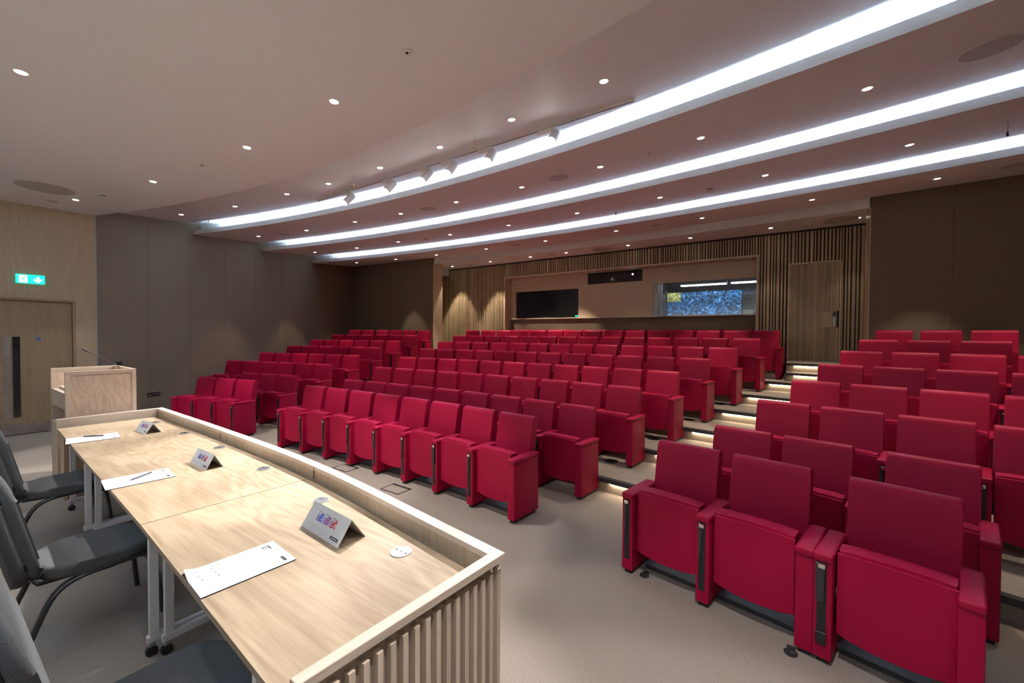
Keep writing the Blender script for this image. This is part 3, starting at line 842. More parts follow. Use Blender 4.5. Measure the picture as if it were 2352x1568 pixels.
def b_panel(plain_side):
    bm = nb()
    pts = [(AY0, 0.03), (AY0, AH - 0.028), (AY1 - 0.015, AH - 0.028), (AY1, 0.03)]
    prism(bm, pts, -AW / 2, AW / 2, 'x', bev=0.006, seg=2)
    return bm
def b_pad():
    bm = nb(); box(bm, -AW / 2 - 0.002, AW / 2 + 0.002, AY0 - 0.012, AY1 + 0.005, AH - 0.030, AH + 0.012, 0.011, 3)
    return bm
def b_slot():
    bm = nb(); box(bm, -0.024, 0.018, AY0 - 0.0025, AY0 + 0.01, 0.11, AH - 0.035)
    box(bm, -0.006, 0.000, AY0 - 0.005, AY0 - 0.002, 0.115, AH - 0.1); 
    return bm
def b_tablet(kind):
    bm = nb()
    if kind == 0:
        prism(bm, [(-0.026, AH - 0.04), (-0.002, AH - 0.04), (-0.004, AH - 0.2), (-0.014, 0.30), (-0.018, 0.30)], AY0 - 0.013, AY0 - 0.003, 'y', bev=0.002, seg=1)
    else:
        prism(bm, [(-0.032, AH - 0.04), (0.012, AH - 0.04), (0.010, 0.34), (-0.026, 0.34)], AY0 - 0.016, AY0 - 0.003, 'y', bev=0.003, seg=1)
    return bm
def b_hinge():
    bm = nb(); box(bm, -0.018, 0.014, AY0 - 0.02, AY0 - 0.004, AH - 0.066, AH - 0.038, 0.004, 2)
    return bm
def b_foot():
    bm = nb(); box(bm, -0.026, 0.026, AY0 + 0.02, AY1 - 0.03, 0.0, 0.031)
    return bm
def b_pivot():
    bm = nb(); cyl(bm, (0, -0.34, 0.36), 0.045, 0.02, 20, Vector((1, 0, 0)))
    return bm
def me_of(name, bm, m, smooth=True):
    o = mk(name, bm, m, smooth=smooth)
    me = o.data; bpy.data.objects.remove(o); return me
ME = dict(backrest=me_of('backrest', b_back(), 'leather'), seat=me_of('seat', b_seat(), 'leather'), side_panel=me_of('side_panel', b_panel(0), 'leather'),
          armrest=me_of('armrest', b_pad(), 'leather'), tablet_slot=me_of('tablet_slot', b_slot(), 'black', False), tablet=me_of('writing_tablet', b_tablet(0), 'dkgrey', False),
          tablet_wide=me_of('writing_tablet', b_tablet(1), 'dkgrey', False), hinge=me_of('tablet_hinge', b_hinge(), 'chrome'), foot=me_of('foot', b_foot(), 'black', False), pivot=me_of('seat_pivot', b_pivot(), 'black'))
def inst(name, me, parent, x=0, label=None):
    o = bpy.data.objects.new(name, me); COL.objects.link(o); o.parent = parent; o.location = (x, 0, 0)
    if label: o['label'] = label
    return o
def arm(parent, x, slotted, wide=False):
    p = inst('side_panel', ME['side_panel'], parent, x)
    inst('armrest', ME['armrest'], p)
    inst('foot', ME['foot'], p)
    if slotted:
        inst('tablet_slot', ME['tablet_slot'], p, label='black slot')
        tb = inst('writing_tablet', ME['tablet_wide'] if wide else ME['tablet'], parent, x, label='folded dark grey writing tablet')
        inst('tablet_hinge', ME['hinge'], tb, label='chrome hinge')
def auditorium_chair(s, r, label, group, left=None, right=None, wide=False, dxl=0.0, dxr=0.0, socket=False):
    R = rrow(r); th = s / R
    x, y = pol(R, th)
    t = empty('auditorium_chair', (x, y, zrow(r)), -th, label=label, cat='chair', group=group)
    inst('backrest', ME['backrest'], t)
    inst('seat', ME['seat'], t)
    half = PITCH_S / 2
    if left is not None:
        arm(t, -half + dxl, left, wide)
    if right is not None:
        arm(t, half + dxr, right, wide)
    if socket:
        bm = nb(); box(bm, -0.026, 0.020, AY0 - 0.010, AY0 - 0.002, 0.105, 0.175, 0.003, 1)
        for a_, b_ in ((-0.003, 0.155), (-0.012, 0.130), (0.006, 0.130)): box(bm, a_ - 0.002, a_ + 0.002, AY0 - 0.0112, AY0 - 0.009, b_ - 0.004, b_ + 0.004)
        o = mk('power_socket', bm, 'black', parent=t, label='black power socket at the foot of the slot'); o.location.x = -half + dxl
    pv = inst('seat_pivot', ME['pivot'], t, -0.232)
    return t
SC = {1: -0.0223, 2: -0.0147, 3: -0.022, 4: -0.0128, 5: -0.0153, 6: 0.0103, 7: 0.0227, 8: 0.028}
AL = {1: 1.2693, 2: 1.2608, 3: 1.2158, 4: 1.1914, 5: 1.1906, 6: 1.209, 7: 1.1929, 8: 1.2293}
AR = {1: 1.1902, 2: 1.2051, 3: 1.2253, 4: 1.2511, 5: 1.2703, 6: 1.2957, 7: 1.3155, 8: 1.3527}
ROWN = {r: ('front' if r == 1 else ORD[r]) for r in range(1, 9)}
for r in range(1, 9):
    n = 7 + r
    for i in range(n):
        s = (i - (n - 1) / 2) * PITCH_S + SC[r]
        auditorium_chair(s, r, 'red tip-up chair, %s from the right in the %s row of the centre block' % (ORD[n - i], ROWN[r]),
                         'centre block, %s row' % ROWN[r], left=True, right=False if i == n - 1 else None, wide=(r == 1 and i in (4, 6)))
    nl = 3 if r < 3 else 6
    for i in range(nl):
        s = -(n / 2 * PITCH_S) - AL[r] - (i + 0.5) * PITCH_S
        auditorium_chair(s, r, 'red tip-up chair, %s from the right in the %s row of the left block' % (ORD[i + 1], ROWN[r]),
                         'left block, %s row' % ROWN[r], left=False if i == nl - 1 else None, right=True)
    nr_ = 3 if r < 3 else 5
    for i in range(nr_):
        s = (n / 2 * PITCH_S) + AR[r] + (i + 0.5) * PITCH_S
        g = 0.0
        if r < 3 and i >= 2: g = 0.098
        x, y = pol(rrow(r), (s + g) / rrow(r))
        q = project((x, y, zrow(r) + 0.9)); 
        q2 = project((x - 0.23, y, zrow(r) + 0.9))
        if r >= 3 and (q2 is None or q2[0] > 2352): continue
        last = (r < 3 and i in (1, 2)) or (r >= 3 and i == nr_ - 1)
        auditorium_chair(s + g, r, 'red tip-up chair, %s from the left in the %s row of the right block' % (ORD[i + 1], ROWN[r]),
                         'right block, %s row' % ROWN[r], left=True, right=False if last else None, wide=(r == 1 and i == 2), dxr=(-0.012 if i == 2 else 0.0), socket=(r == 1 and i == 2))
# socket in the slot of the last front chair of the right block
# wall seats in the booth recess
for i in range(14):
    x = -0.93 - 0.5 * i
    t = empty('auditorium_chair', (x, YB + 0.24, 0.943 + 0.028), 0, label='red seat against the booth wall, %s from the right' % ORD[i + 1], cat='chair', group='seats against the booth wall')
    b = inst('backrest', ME['backrest'], t); inst('seat', ME['seat'], t)
    bm = nb(); box(bm, -0.245, -0.232, -0.30, -0.03, -0.028, 0.5); box(bm, 0.232, 0.245, -0.30, -0.03, -0.028, 0.5)
    mk('side_frame', bm, 'black', parent=t)

# floor rails, boxes and grilles
def floor_arc(name, R, t0, t1, wd, z, h, m, label, cat):
    bm = nb()
    prism(bm, arc(R - wd / 2, t0, t1, 24) + arc(R + wd / 2, t0, t1, 24)[::-1], z, z + h, 'z')
    return tag(mk(name, bm, m), label, cat)
floor_arc('cable_duct', R1 - 0.24, -2.16 / R1, 2.1 / R1, 0.10, 0.001, 0.03, 'dkgrey', 'low dark floor duct under the front row of the centre block', 'floor duct')
floor_arc('cable_duct', R1 - 0.24, 3.45 / R1, 5.0 / R1, 0.10, 0.001, 0.03, 'dkgrey', 'low dark floor duct under the front row of the right block', 'floor duct')
for (x, y, dx, dy, lab) in ((-3.71, 3.095, 0.15, 0.10, 'nearer'), (-4.83, 3.20, 0.15, 0.10, 'farther')):
    t = empty('floor_box', (x, y, 0.001), 0, label='square carpeted floor box before the front row, %s one' % lab, cat='floor box')
    bm = nb()
    box(bm, -dx, dx, -dy, -dy + 0.012, 0, 0.004); box(bm, -dx, dx, dy - 0.035, dy, 0, 0.004)
    box(bm, -dx, -dx + 0.012, -dy, dy, 0, 0.004); box(bm, dx - 0.012, dx, -dy, dy, 0, 0.004)
    mk('frame', bm, 'dkgrey', parent=t)
    bm = nb(); box(bm, -dx + 0.012, dx - 0.012, -dy + 0.012, dy - 0.035, 0, 0.003); mk('lid', bm, 'carpet', parent=t)
for (x, y, r_, lab) in ((-1.89, 5.03, 3, 'third'), (-1.594, 5.887, 4, 'fourth'), (-1.30, 6.75, 5, 'fifth'), (-0.98, 7.58, 6, 'sixth')):
    bm = nb(); cyl(bm, (x, y, zrow(r_)), 0.088, 0.006, 28)
    for k in range(5): box(bm, x - 0.06, x + 0.06, y - 0.06 + 0.03 * k - 0.004, y - 0.06 + 0.03 * k + 0.004, zrow(r_) + 0.006, zrow(r_) + 0.009)
    tag(mk('floor_grille', bm, 'black'), 'round black floor grille beside the %s row end chair of the centre block' % lab, 'floor grille', 'round floor grilles')
# anchor plates by the right block front chairs
for (x, y, lab) in ((-0.876, 3.035, 'left foot of the first front row chair'), (0.02, 2.76, 'right foot of the second front row chair')):
    bm = nb(); cyl(bm, (x, y, 0.0), 0.034, 0.006, 24); box(bm, x - 0.02, x + 0.02, y, y + 0.06, 0, 0.008, 0.002, 1); cyl(bm, (x - 0.01, y, 0.006), 0.009, 0.006, 10)
    tag(mk('anchor_plate', bm, 'dkgrey'), 'small round floor anchor plate at the ' + lab, 'anchor plate', 'floor anchor plates')

# ------------------------------------------------------------------ conference tables and slatted surround
ZTAB = 0.74
def bez(pts, n=10): return spline([(p[0], p[1], 0) for p in pts], n)
user = [(-6.46, 0.862), (-4.76, 0.774), (-2.893, 0.682), (-1.15, 0.572)]
front = [(-6.46, 1.662), (-4.68, 1.648), (-2.84, 1.58), (-1.12, 1.375)]
TJ = [(-6.458, -4.765), (-4.757, -2.893), (-2.885, -1.145)]
def interp(P, x):
    for a, b in zip(P, P[1:]):
        if x <= b[0] or b is P[-1]:
            return a[1] + (b[1] - a[1]) * (x - a[0]) / (b[0] - a[0])
us = [(v.x, v.y) for v in bez(user)]; fr_ = [(v.x, v.y) for v in bez(front)]
LEG_X = {0: ((-5.88, 0), (-4.974, 0)), 1: ((-4.922, 1), (-2.885, 0)), 2: ((-2.832, 1), (-1.45, 0))}
TLAB = ['farthest', 'middle', 'nearest']
for k, (a, b) in enumerate(TJ):
    t = empty('folding_table', ((a + b) / 2, 1.1, 0), label='pale oak flip-top table, %s of the three from the camera' % TLAB[k], cat='table', group='flip-top tables')
    cx = (a + b) / 2
    xs = [a + (b - a) * i / 10 for i in range(11)]
    sl = 0.06 if k < 2 else 0.03
    def FX(x, y0, y1): return x
    bm = nb()
    poly = [(x - cx, interp(us, x) - 1.1) for x in xs] + [(x + (0.055 if x < -2 else 0.03) * 1.0 - cx, interp(fr_, x + 0.05) - 0.006 - 1.1) for x in xs[::-1]]
    prism(bm, poly, ZTAB - 0.026, ZTAB, 'z', bev=0.0015, seg=1)
    mk('table_top', bm, 'oak', parent=t)
    # lipping line parallel to the user edge
    for j, (lx, inner) in enumerate(LEG_X[k]):
        yu = interp(us, lx); x = lx - cx + 0.0
        y0 = yu + (0.085 if inner else 0.03) - 1.1
        bm = nb(); box(bm, x - 0.014, x + 0.014, y0, y0 + 0.042, 0.085, ZTAB - 0.03, 0.003, 1)
        mk('leg', bm, 'white', parent=t)
        bm = nb(); box(bm, x - 0.014, x + 0.014, y0 + 0.47, y0 + 0.51, 0.085, ZTAB - 0.03, 0.003, 1)
        mk('leg', bm, 'white', parent=t)
        bm = nb(); box(bm, x - 0.016, x + 0.016, y0 - 0.01, y0 + 0.60, 0.075, 0.115, 0.004, 1)
        mk('foot_rail', bm, 'white', parent=t)
        for yy in (y0 + 0.01, y0 + 0.57):
            bm = nb(); cyl(bm, (x - 0.012, yy, 0.028), 0.027, 0.024, 18, Vector((1, 0, 0))); c = mk('caster', bm, 'black', parent=t)
            bm = nb(); box(bm, x - 0.022, x + 0.01, yy - 0.012, yy + 0.016, 0.035, 0.072, 0.004, 1); mk('caster_fork', bm, 'alu', parent=c)
    # grommets
GR = [(-6.01, 1.565, 0), (-5.138, 1.565, 0), (-4.248, 1.551, 0), (-3.317, 1.503, 0), (-2.4, 1.421, 0), (-1.523, 1.302, 1)]
for i, (x, y, kind) in enumerate(GR):
    t = empty('cable_grommet', (x, y, ZTAB), label=('round grey cover plate with three holes on the nearest table' if kind else 'round silver cable grommet, %s from the far end of the tables' % ORD[i + 1]), cat='cable grommet', group='table grommets')
    bm = nb(); cyl(bm, (0, 0, 0.0002), 0.05, 0.003, 36)
    mk('ring', bm, 'alu', parent=t)
    if kind:
        for hx, rr in ((-0.032, 0.0055), (0, 0.004), (0.032, 0.0055)):
            bm = nb(); cyl(bm, (hx, 0.002 * hx, 0.0032), rr, 0.0006, 16); mk('hole', bm, 'black', parent=t)
    else:
        bm = nb(); cyl(bm, (0, 0, 0.0033), 0.042, 0.002, 36); mk('lid', bm, 'steel', parent=t)
        bm = nb()
        tube(bm, [(-0.012 + 0.020 * math.cos(u), -0.008 + 0.020 * math.sin(u), 0.0055) for u in [PI * 0.05 + PI * 0.8 * j / 8 for j in range(9)]], 0.0028, 6); mk('cable_slot', bm, 'black', parent=t)

# slatted surround: curved front, two ends, capped with a mitred rim
ZR = 0.83
rim_in = [(-6.475, 1.692), (-4.55, 1.676), (-2.80, 1.612), (-1.9, 1.49), (-1.077, 1.395)]
rim_out = [(-6.56, 1.76), (-4.716, 1.738), (-2.90, 1.682), (-1.9, 1.562), (-1.02, 1.431)]
rim_in = [(v.x, v.y) for v in spline([(x, y, 0) for x, y in [(-6.475, 1.700), (-4.6, 1.672), (-2.80, 1.602), (-1.075, 1.395)]], 12)]
rim_out = [(v.x, v.y) for v in spline([(x, y, 0) for x, y in [(-6.545, 1.765), (-4.65, 1.738), (-2.85, 1.668), (-1.018, 1.445)]], 12)]
t = empty('desk_surround', (0, 0, 0), label='curved oak desk surround with slatted outside and raised rim around the tables', cat='desk screen')
bm = nb()
prism(bm, rim_in + rim_out[::-1], ZR - 0.028, ZR, 'z', bev=0.002, seg=1)
mk('front_rim', bm, 'oak_rim', parent=t)
bm = nb()
prism(bm, [(-1.128, 0.575), (-1.088, 0.575), (-1.018, 1.443), (-1.074, 1.397)], ZR - 0.032, ZR, 'z', bev=0.002, seg=1)
mk('end_rim', bm, 'oak_y', parent=t)
bm = nb()
off = [(x, y + 0.004) for x, y in rim_in]; off2 = [(x, y + 0.022) for x, y in rim_in]
prism(bm, off + off2[::-1], 0.06, ZR - 0.028, 'z')
mk('front_panel', bm, 'oak_z', parent=t)
bm = nb(); prism(bm, [(-1.128, 0.585), (-1.116, 0.585), (-1.068, 1.405), (-1.080, 1.40)], 0.03, ZR - 0.032, 'z')
mk('end_panel', bm, 'desk_back', parent=t)
bm = nb(); cl = bm.loops.layers.float_color.new('tint')
for f in []: pass
rnd = random.Random(5)
ys = [0.5799 + 0.0495 * i for i in range(18)]
ys = [y for y in ys if y < 1.43]
for y in ys:
    u = (y - 0.575) / (1.443 - 0.575)
    xo = -1.097 + 0.052 * u
    n0 = len(bm.faces); box(bm, xo - 0.020, xo + 0.008, y - 0.003, y + 0.019, 0.03, ZR - 0.072); bm.faces.ensure_lookup_table()
    tt = rnd.uniform(0.85, 1.08)
    for f in bm.faces[n0:]:
        for l in f.loops: l[cl] = (tt, tt, tt, 1)
# slats along the curved front
L = 0
for i in range(len(rim_out) - 1):
    (xa, ya), (xb, yb_) = rim_out[i], rim_out[i + 1]
    seg = math.hypot(xb - xa, yb_ - ya); 
    while L < seg:
        u = L / seg; x = xa + (xb - xa) * u; y = ya + (yb_ - ya) * u - 0.035
        n0 = len(bm.faces); box(bm, x - 0.010, x + 0.010, y + 0.010, y + 0.028, 0.03, ZR - 0.05); bm.faces.ensure_lookup_table()
        tt = rnd.uniform(0.85, 1.08)
        for f in bm.faces[n0:]:
            for l in f.loops: l[cl] = (tt, tt, tt, 1)
        L += 0.05
    L -= seg
mk('slats', bm, 'desk_slat', parent=t)
bm = nb(); prism(bm, [(-6.545, 0.862), (-6.505, 0.862), (-6.475, 1.70), (-6.53, 1.758)], ZTAB - 0.03, ZR, 'z', bev=0.002, seg=1)
mk('far_rim', bm, 'oak_y', parent=t)
bm = nb(); prism(bm, [(-6.54, 0.87), (-6.515, 0.87), (-6.485, 1.70), (-6.52, 1.72)], 0.0, ZTAB - 0.03, 'z')
mk('far_end_panel', bm, 'oak_z', parent=t)
bm = nb(); box(bm, -6.50, -6.30, 0.885, 0.905, 0.0, ZTAB - 0.03); mk('return_panel', bm, 'oak_z', parent=t)
bm = nb()
for x, y in ((-4.57, 1.673), (-2.80, 1.602)): box(bm, x - 0.0015, x + 0.0015, y - 0.0012, y + 0.07, ZTAB, ZR + 0.0006)
mk('rim_joint', bm, 'slat_back', parent=t)

# ------------------------------------------------------------------ things on the tables
def sheet(corners, label, pen=None, curl=False):
    """corners: user-left, front-left, front-right, user-right (world xy)"""
    c = [Vector((x, y, 0)) for x, y in corners]
    o = c[0]; ex = (c[1] - c[0]); ln = ex.length; ex.normalize()      # along the long side (away from the user)
    ey = (c[3] - c[0]).normalized(); wd = (c[3] - c[0]).length
    rz = math.atan2(ex.y, ex.x)
    t = empty('notepad', (o.x, o.y, ZTAB), rz, label=label, cat='notepad', group='white notepads')
    sgn = -1
    bm = nb(); box(bm, 0, ln, -wd, 0, 0.0, 0.0045); mk('backing', bm, 'dkgrey', parent=t)
    bm = nb()
    if curl:
        V = []
        for i in range(13):
            row = []
            for j in range(9):
                x = ln * i / 12; y = -wd * j / 8
                dd = max(0, 0.07 - (x + -y * 0.8)) / 0.07
                row.append(bm.verts.new((x + 0.006 * dd, y, 0.0052 + 0.016 * dd * dd)))
            V.append(row)
        for i in range(12):
            for j in range(8): bm.faces.new((V[i][j], V[i + 1][j], V[i + 1][j + 1], V[i][j + 1]))
        bmesh.ops.recalc_face_normals(bm, faces=bm.faces[:])
    else:
        box(bm, 0, ln, -wd, 0, 0.0045, 0.0055)
    pg = mk('top_page', bm, 'paper', parent=t, smooth=True)
    Z0, Z1 = 0.0056, 0.0059
    def pr(name, m, rects):
        bm = nb()
        for x0, x1, y0, y1 in rects: box(bm, x0, x1, -y1, -y0, Z0, Z1)
        mk(name, bm, m, parent=pg)
    # IET monogram at the far corner; letters run across the sheet
    X, Y, u = ln - 0.036, 0.026, 0.0052
    pr('letter_i', 'ink', [(X - 5 * u, X + u, Y, Y + u * 0.8)])
    pr('letter_e', 'ink', [(X - 5 * u, X, Y + 1.6 * u, Y + 2.4 * u), (X - 0.8 * u, X, Y + 1.6 * u, Y + 5 * u), (X - 2.9 * u, X - 2.1 * u, Y + 1.6 * u, Y + 4.5 * u), (X - 5 * u, X - 4.2 * u, Y + 1.6 * u, Y + 5 * u)])
    pr('letter_t', 'ink', [(X, X + u, Y + 1.6 * u, Y + 9 * u), (X - 5 * u, X, Y + 6.4 * u, Y + 7.2 * u)])
    pr('dark_label', 'ink', [(ln - 0.040, ln - 0.027, wd - 0.075, wd - 0.025)])
    pr('small_print', 'greyink', [(ln - 0.045, ln - 0.0445, wd - 0.070, wd - 0.04), (0.018, 0.0186, 0.03, wd * 0.70), (0.045, 0.0456, wd * 0.60, wd * 0.86)])
    cols = ['mk_blue', 'mk_violet', 'mk_red']
    for i in range(3):
        yy = 0.03 + 0.043 * i; xx = 0.035 + 0.002 * i
        pr('printed_bracket', cols[i], [(xx, xx + 0.003, yy, yy + 0.012), (xx, xx + 0.045, yy + 0.030, yy + 0.031), (xx + 0.055, xx + 0.058, yy + 0.012, yy + 0.026), (xx + 0.02, xx + 0.058, yy + 0.001, yy + 0.002)])
        pr('printed_symbols', cols[i] + '_l', [(xx + 0.008, xx + 0.017, yy + 0.008, yy + 0.022), (xx + 0.022, xx + 0.031, yy + 0.008, yy + 0.022), (xx + 0.040, xx + 0.045, yy + 0.008, yy + 0.022)])
    return t
M['mk_blue'] = plain('blue_violet_ink', (0.10, 0.10, 0.32), 0.6); M['mk_violet'] = plain('violet_ink', (0.24, 0.07, 0.30), 0.6); M['mk_red'] = plain('dark_red_ink', (0.38, 0.04, 0.10), 0.6)
M['mk_blue_l'] = plain('pale_blue_ink', (0.52, 0.52, 0.72), 0.6); M['mk_violet_l'] = plain('pale_violet_ink', (0.62, 0.50, 0.70), 0.6); M['mk_red_l'] = plain('pale_red_ink', (0.75, 0.55, 0.62), 0.6)
sheet([(-2.144, 0.640), (-2.118, 0.999), (-1.858, 0.976), (-1.888, 0.619)], 'white printed notepad without a pen on the nearest table', curl=True)
sheet([(-3.951, 0.727), (-3.912, 1.086), (-3.668, 1.075), (-3.683, 0.718)], 'white printed notepad under a pen on the middle table')
sheet([(-5.759, 0.823), (-5.703, 1.181), (-5.453, 1.169), (-5.471, 0.814)], 'white printed notepad under a pen on the farthest table')
def pen(a, b, label):
    a = Vector((*a, 0)); b = Vector((*b, 0)); d = b - a
    t = empty('pen', (a.x, a.y, ZTAB + 0.006), math.atan2(d.y, d.x), label=label, cat='pen', group='black pens')
    n = d.length
    bm = nb(); cyl(bm, (0.012, 0, 0.0068), 0.0062, n - 0.03, 14, Vector((1, 0, 0))); mk('barrel', bm, 'black', parent=t, smooth=True)
    bm = nb(); cyl(bm, (n - 0.018, 0, 0.0068), 0.0062, 0.018, 12, Vector((1, 0, 0)), r2=0.0015); cyl(bm, (0, 0, 0.0068), 0.0035, 0.012, 10, Vector((1, 0, 0))); mk('tip', bm, 'chrome', parent=t)
    bm = nb(); box(bm, 0.012, 0.055, -0.0015, 0.0015, 0.0135, 0.016); mk('clip', bm, 'chrome', parent=t)
pen((-5.716, 0.925), (-5.601, 1.072), 'black pen lying on the farthest notepad')
pen((-3.771, 0.835), (-3.873, 0.991), 'black pen with silver clip lying on the middle notepad')
def photo(name, c1, c2, c3, sc=60):
    m, nt, b = new_mat(name)
    mp = coords(nt, (1, 1, 1)); n = N(nt, 'ShaderNodeTexNoise', Scale=sc, Detail=3.0, Distortion=1.0); nt.links.new(mp.outputs[0], n.inputs['Vector'])
    r = ramp(nt, n.outputs['Fac'], [(0.35, c1), (0.5, c2), (0.65, c3)]); nt.links.new(r.outputs[0], b.inputs['Base Color']); b.inputs['Roughness'].default_value = 0.4
    return m
M['ph0'] = photo('blue_photo', (0.02, 0.03, 0.10), (0.06, 0.09, 0.45), (0.30, 0.35, 0.75)); M['ph1'] = photo('violet_photo', (0.03, 0.01, 0.02), (0.28, 0.10, 0.33), (0.65, 0.40, 0.25)); M['ph2'] = photo('red_photo', (0.30, 0.01, 0.02), (0.60, 0.05, 0.06), (0.75, 0.60, 0.58))
M['bl0'] = plain('blue_block', (0.035, 0.03, 0.30), 0.5); M['bl1'] = plain('violet_block', (0.18, 0.03, 0.24), 0.5); M['bl2'] = plain('crimson_block', (0.27, 0.01, 0.04), 0.5)
M['tent'] = plain('tent_card_white', (0.60, 0.585, 0.58), 0.5)
def tent(fl, fr, br, ridge_h, label):
    fl, fr, br = [Vector((*p, 0)) for p in (fl, fr, br)]
    ex = (fr - fl); n = ex.length; ex.normalize(); dep = (br - fr).length
    t = empty('tent_card', (fl.x, fl.y, ZTAB + 0.0005), math.atan2(ex.y, ex.x), label=label, cat='tent card', group='folded white tent cards')
    h = ridge_h; yr = dep * 0.5
    th = 0.0009
    bm = nb(); prism(bm, [(0, 0), (yr, h), (yr, h - 0.003), (0.002, 0)], 0, n, 'x'); fa = mk('front_face', bm, 'tent', parent=t)
    bm = nb(); prism(bm, [(dep, 0), (yr, h), (yr, h - 0.003), (dep - 0.002, 0)], 0, n, 'x'); mk('rear_face', bm, 'tent', parent=t)
    sl = math.hypot(yr, h); nx = Vector((0, -h / sl, yr / sl)); ux = Vector((0, yr / sl, h / sl))
    def quad(name, m, x0, x1, a0, a1, lift=0.0006):
        bm = nb()
        vs = [bm.verts.new(Vector((x, 0, 0)) + ux * a * sl + nx * lift) for x, a in ((x0, a0), (x1, a0), (x1, a1), (x0, a1))]
        bm.faces.new(vs); r = bmesh.ops.extrude_face_region(bm, geom=bm.faces[:]); 
        bmesh.ops.translate(bm, verts=[v for v in r['geom'] if isinstance(v, bmesh.types.BMVert)], vec=nx * 0.0003)
        mk(name, bm, m, parent=fa)
    for i in range(3):
        x0 = n * (0.255 + 0.175 * i); wdt = n * 0.145
        quad('printed_block', 'bl%d' % i, x0, x0 + wdt * 0.48, 0.44, 0.66)
        quad('printed_letters', 'greyink', x0 + wdt * 0.12, x0 + wdt * 0.40, 0.47, 0.54, 0.0010)
        quad('printed_letters', 'greyink', x0 + wdt * 0.12, x0 + wdt * 0.40, 0.57, 0.63, 0.0010)
        quad('printed_photo', 'ph%d' % i, x0 + wdt * 0.48, x0 + wdt, 0.44, 0.745)
        quad('printed_title', 'ink', x0, x0 + wdt * 0.48, 0.755, 0.77)
        quad('printed_title', 'ink', x0 + wdt * 0.1, x0 + wdt * 0.40, 0.695, 0.705)
    quad('small_print', 'greyink', n * 0.10, n * 0.70, 0.25, 0.258); quad('small_print', 'greyink', n * 0.08, n * 0.66, 0.205, 0.213)
    quad('dark_label', 'ink', n * 0.74, n * 0.93, 0.13, 0.235)
    quad('label_lettering', 'tent', n * 0.765, n * 0.905, 0.17, 0.195, 0.0010)
tent((-2.170, 1.171), (-1.798, 1.147), (-1.785, 1.297), 0.112, 'white folded tent card with three printed pictures on the nearest table')
tent((-3.955, 1.238), (-3.622, 1.232), (-3.607, 1.345), 0.105, 'white folded tent card with three printed pictures on the middle table')
tent((-5.700, 1.31), (-5.391, 1.32), (-5.401, 1.448), 0.10, 'white folded tent card with three printed pictures on the farthest table')

# ------------------------------------------------------------------ height adjustable lectern
t = empty('lectern', (-7.08, 1.25, 0), label='pale oak lectern with raised side panels and open rear beside the desk end', cat='lectern')
bm = nb(); box(bm, -0.40, 0.38, -0.30, 0.27, 0.0, 0.695, 0.002, 1); mk('base_cabinet', bm, 'oak_frame', parent=t)
def side(x0, x1, z0):
    bm = nb(); box(bm, x0 + 0.003, x1 - 0.003, -0.255, 0.26, z0, 1.283); s_ = mk('side_panel', bm, 'oak_lect', parent=t)
    bm = nb(); box(bm, x0, x1, -0.30, -0.256, z0, 1.325, 0.001, 1); box(bm, x0, x1, 0.261, 0.30, z0, 1.325, 0.001, 1); box(bm, x0, x1, -0.256, 0.261, 1.284, 1.325, 0.001, 1); mk('panel_edging', bm, 'oak_frame', parent=s_)
side(-0.42, -0.385, 0.24); side(0.385, 0.42, 0.24)
bm = nb(); box(bm, -0.385, 0.385, 0.265, 0.30, 0.24, 1.325); mk('front_panel', bm, 'oak_lect', parent=t)
bm = nb(); box(bm, -0.383, 0.383, -0.295, 0.26, 0.89, 1.08, 0.002, 1); mk('drawer_unit', bm, 'oak_frame', parent=t)
bm = nb(); box(bm, -0.36, 0.36, -0.24, 0.26, 1.082, 1.11, 0.002, 1); mk('reading_shelf', bm, 'oak_frame', parent=t)
t = empty('gooseneck_microphone', (-7.06, 1.50, 1.11), label='black gooseneck microphone rising from the lectern', cat='microphone')
bm = nb(); cyl(bm, (0, 0, 0.0), 0.022, 0.02, 16); mk('base', bm, 'black', parent=t)
pp = spline([(0, 0, 0.02), (0.0, -0.005, 0.17), (0.0, -0.04, 0.245), (0.02, -0.17, 0.33), (0.04, -0.31, 0.432)], 6)
bm = nb(); tube(bm, pp, 0.0045, 8); mk('gooseneck', bm, 'black', parent=t, smooth=True)
bm = nb(); cyl(bm, pp[-1], 0.011, 0.055, 14, pp[-1] - pp[-2]); mk('capsule', bm, 'black', parent=t, smooth=True)

# wall fittings
sg = empty('exit_sign', (XE + 0.002, 1.157, 2.667), label='lit green exit sign with running figure and down arrow', cat='exit sign')
bm = nb(); box(bm, 0, 0.028, -0.163, 0.163, -0.076, 0.076, 0.003, 1); mk('housing', bm, 'green', parent=sg)
X1 = 0.0285
def sq(name, m, pts):
    bm = nb(); prism(bm, pts, X1, X1 + 0.0008, 'x'); mk(name, bm, m, parent=sg)
sq('doorway', 'signwhite', [(-0.128, -0.064), (-0.034, -0.064), (-0.034, 0.060), (-0.128, 0.060)])
sq('down_arrow', 'signwhite', [(0.085, -0.060), (0.13, -0.020), (0.13, 0.012), (0.10, -0.008), (0.10, 0.042), (0.068, 0.042), (0.068, -0.008), (0.036, 0.012), (0.036, -0.020)])
X1 = 0.0296
bm = nb()
cyl(bm, (X1, -0.07, 0.038), 0.0065, 0.0006, 14, Vector((1, 0, 0)))
prism(bm, [(-0.092, 0.022), (-0.066, 0.024), (-0.078, -0.004), (-0.060, -0.040), (-0.066, -0.044), (-0.086, -0.012), (-0.092, -0.030), (-0.122, -0.032), (-0.122, -0.026), (-0.098, -0.024), (-0.086, 0.012)], X1, X1 + 0.0006, 'x')
prism(bm, [(-0.066, 0.024), (-0.050, 0.008), (-0.036, 0.008), (-0.036, 0.003), (-0.054, 0.003), (-0.070, 0.014)], X1, X1 + 0.0006, 'x')
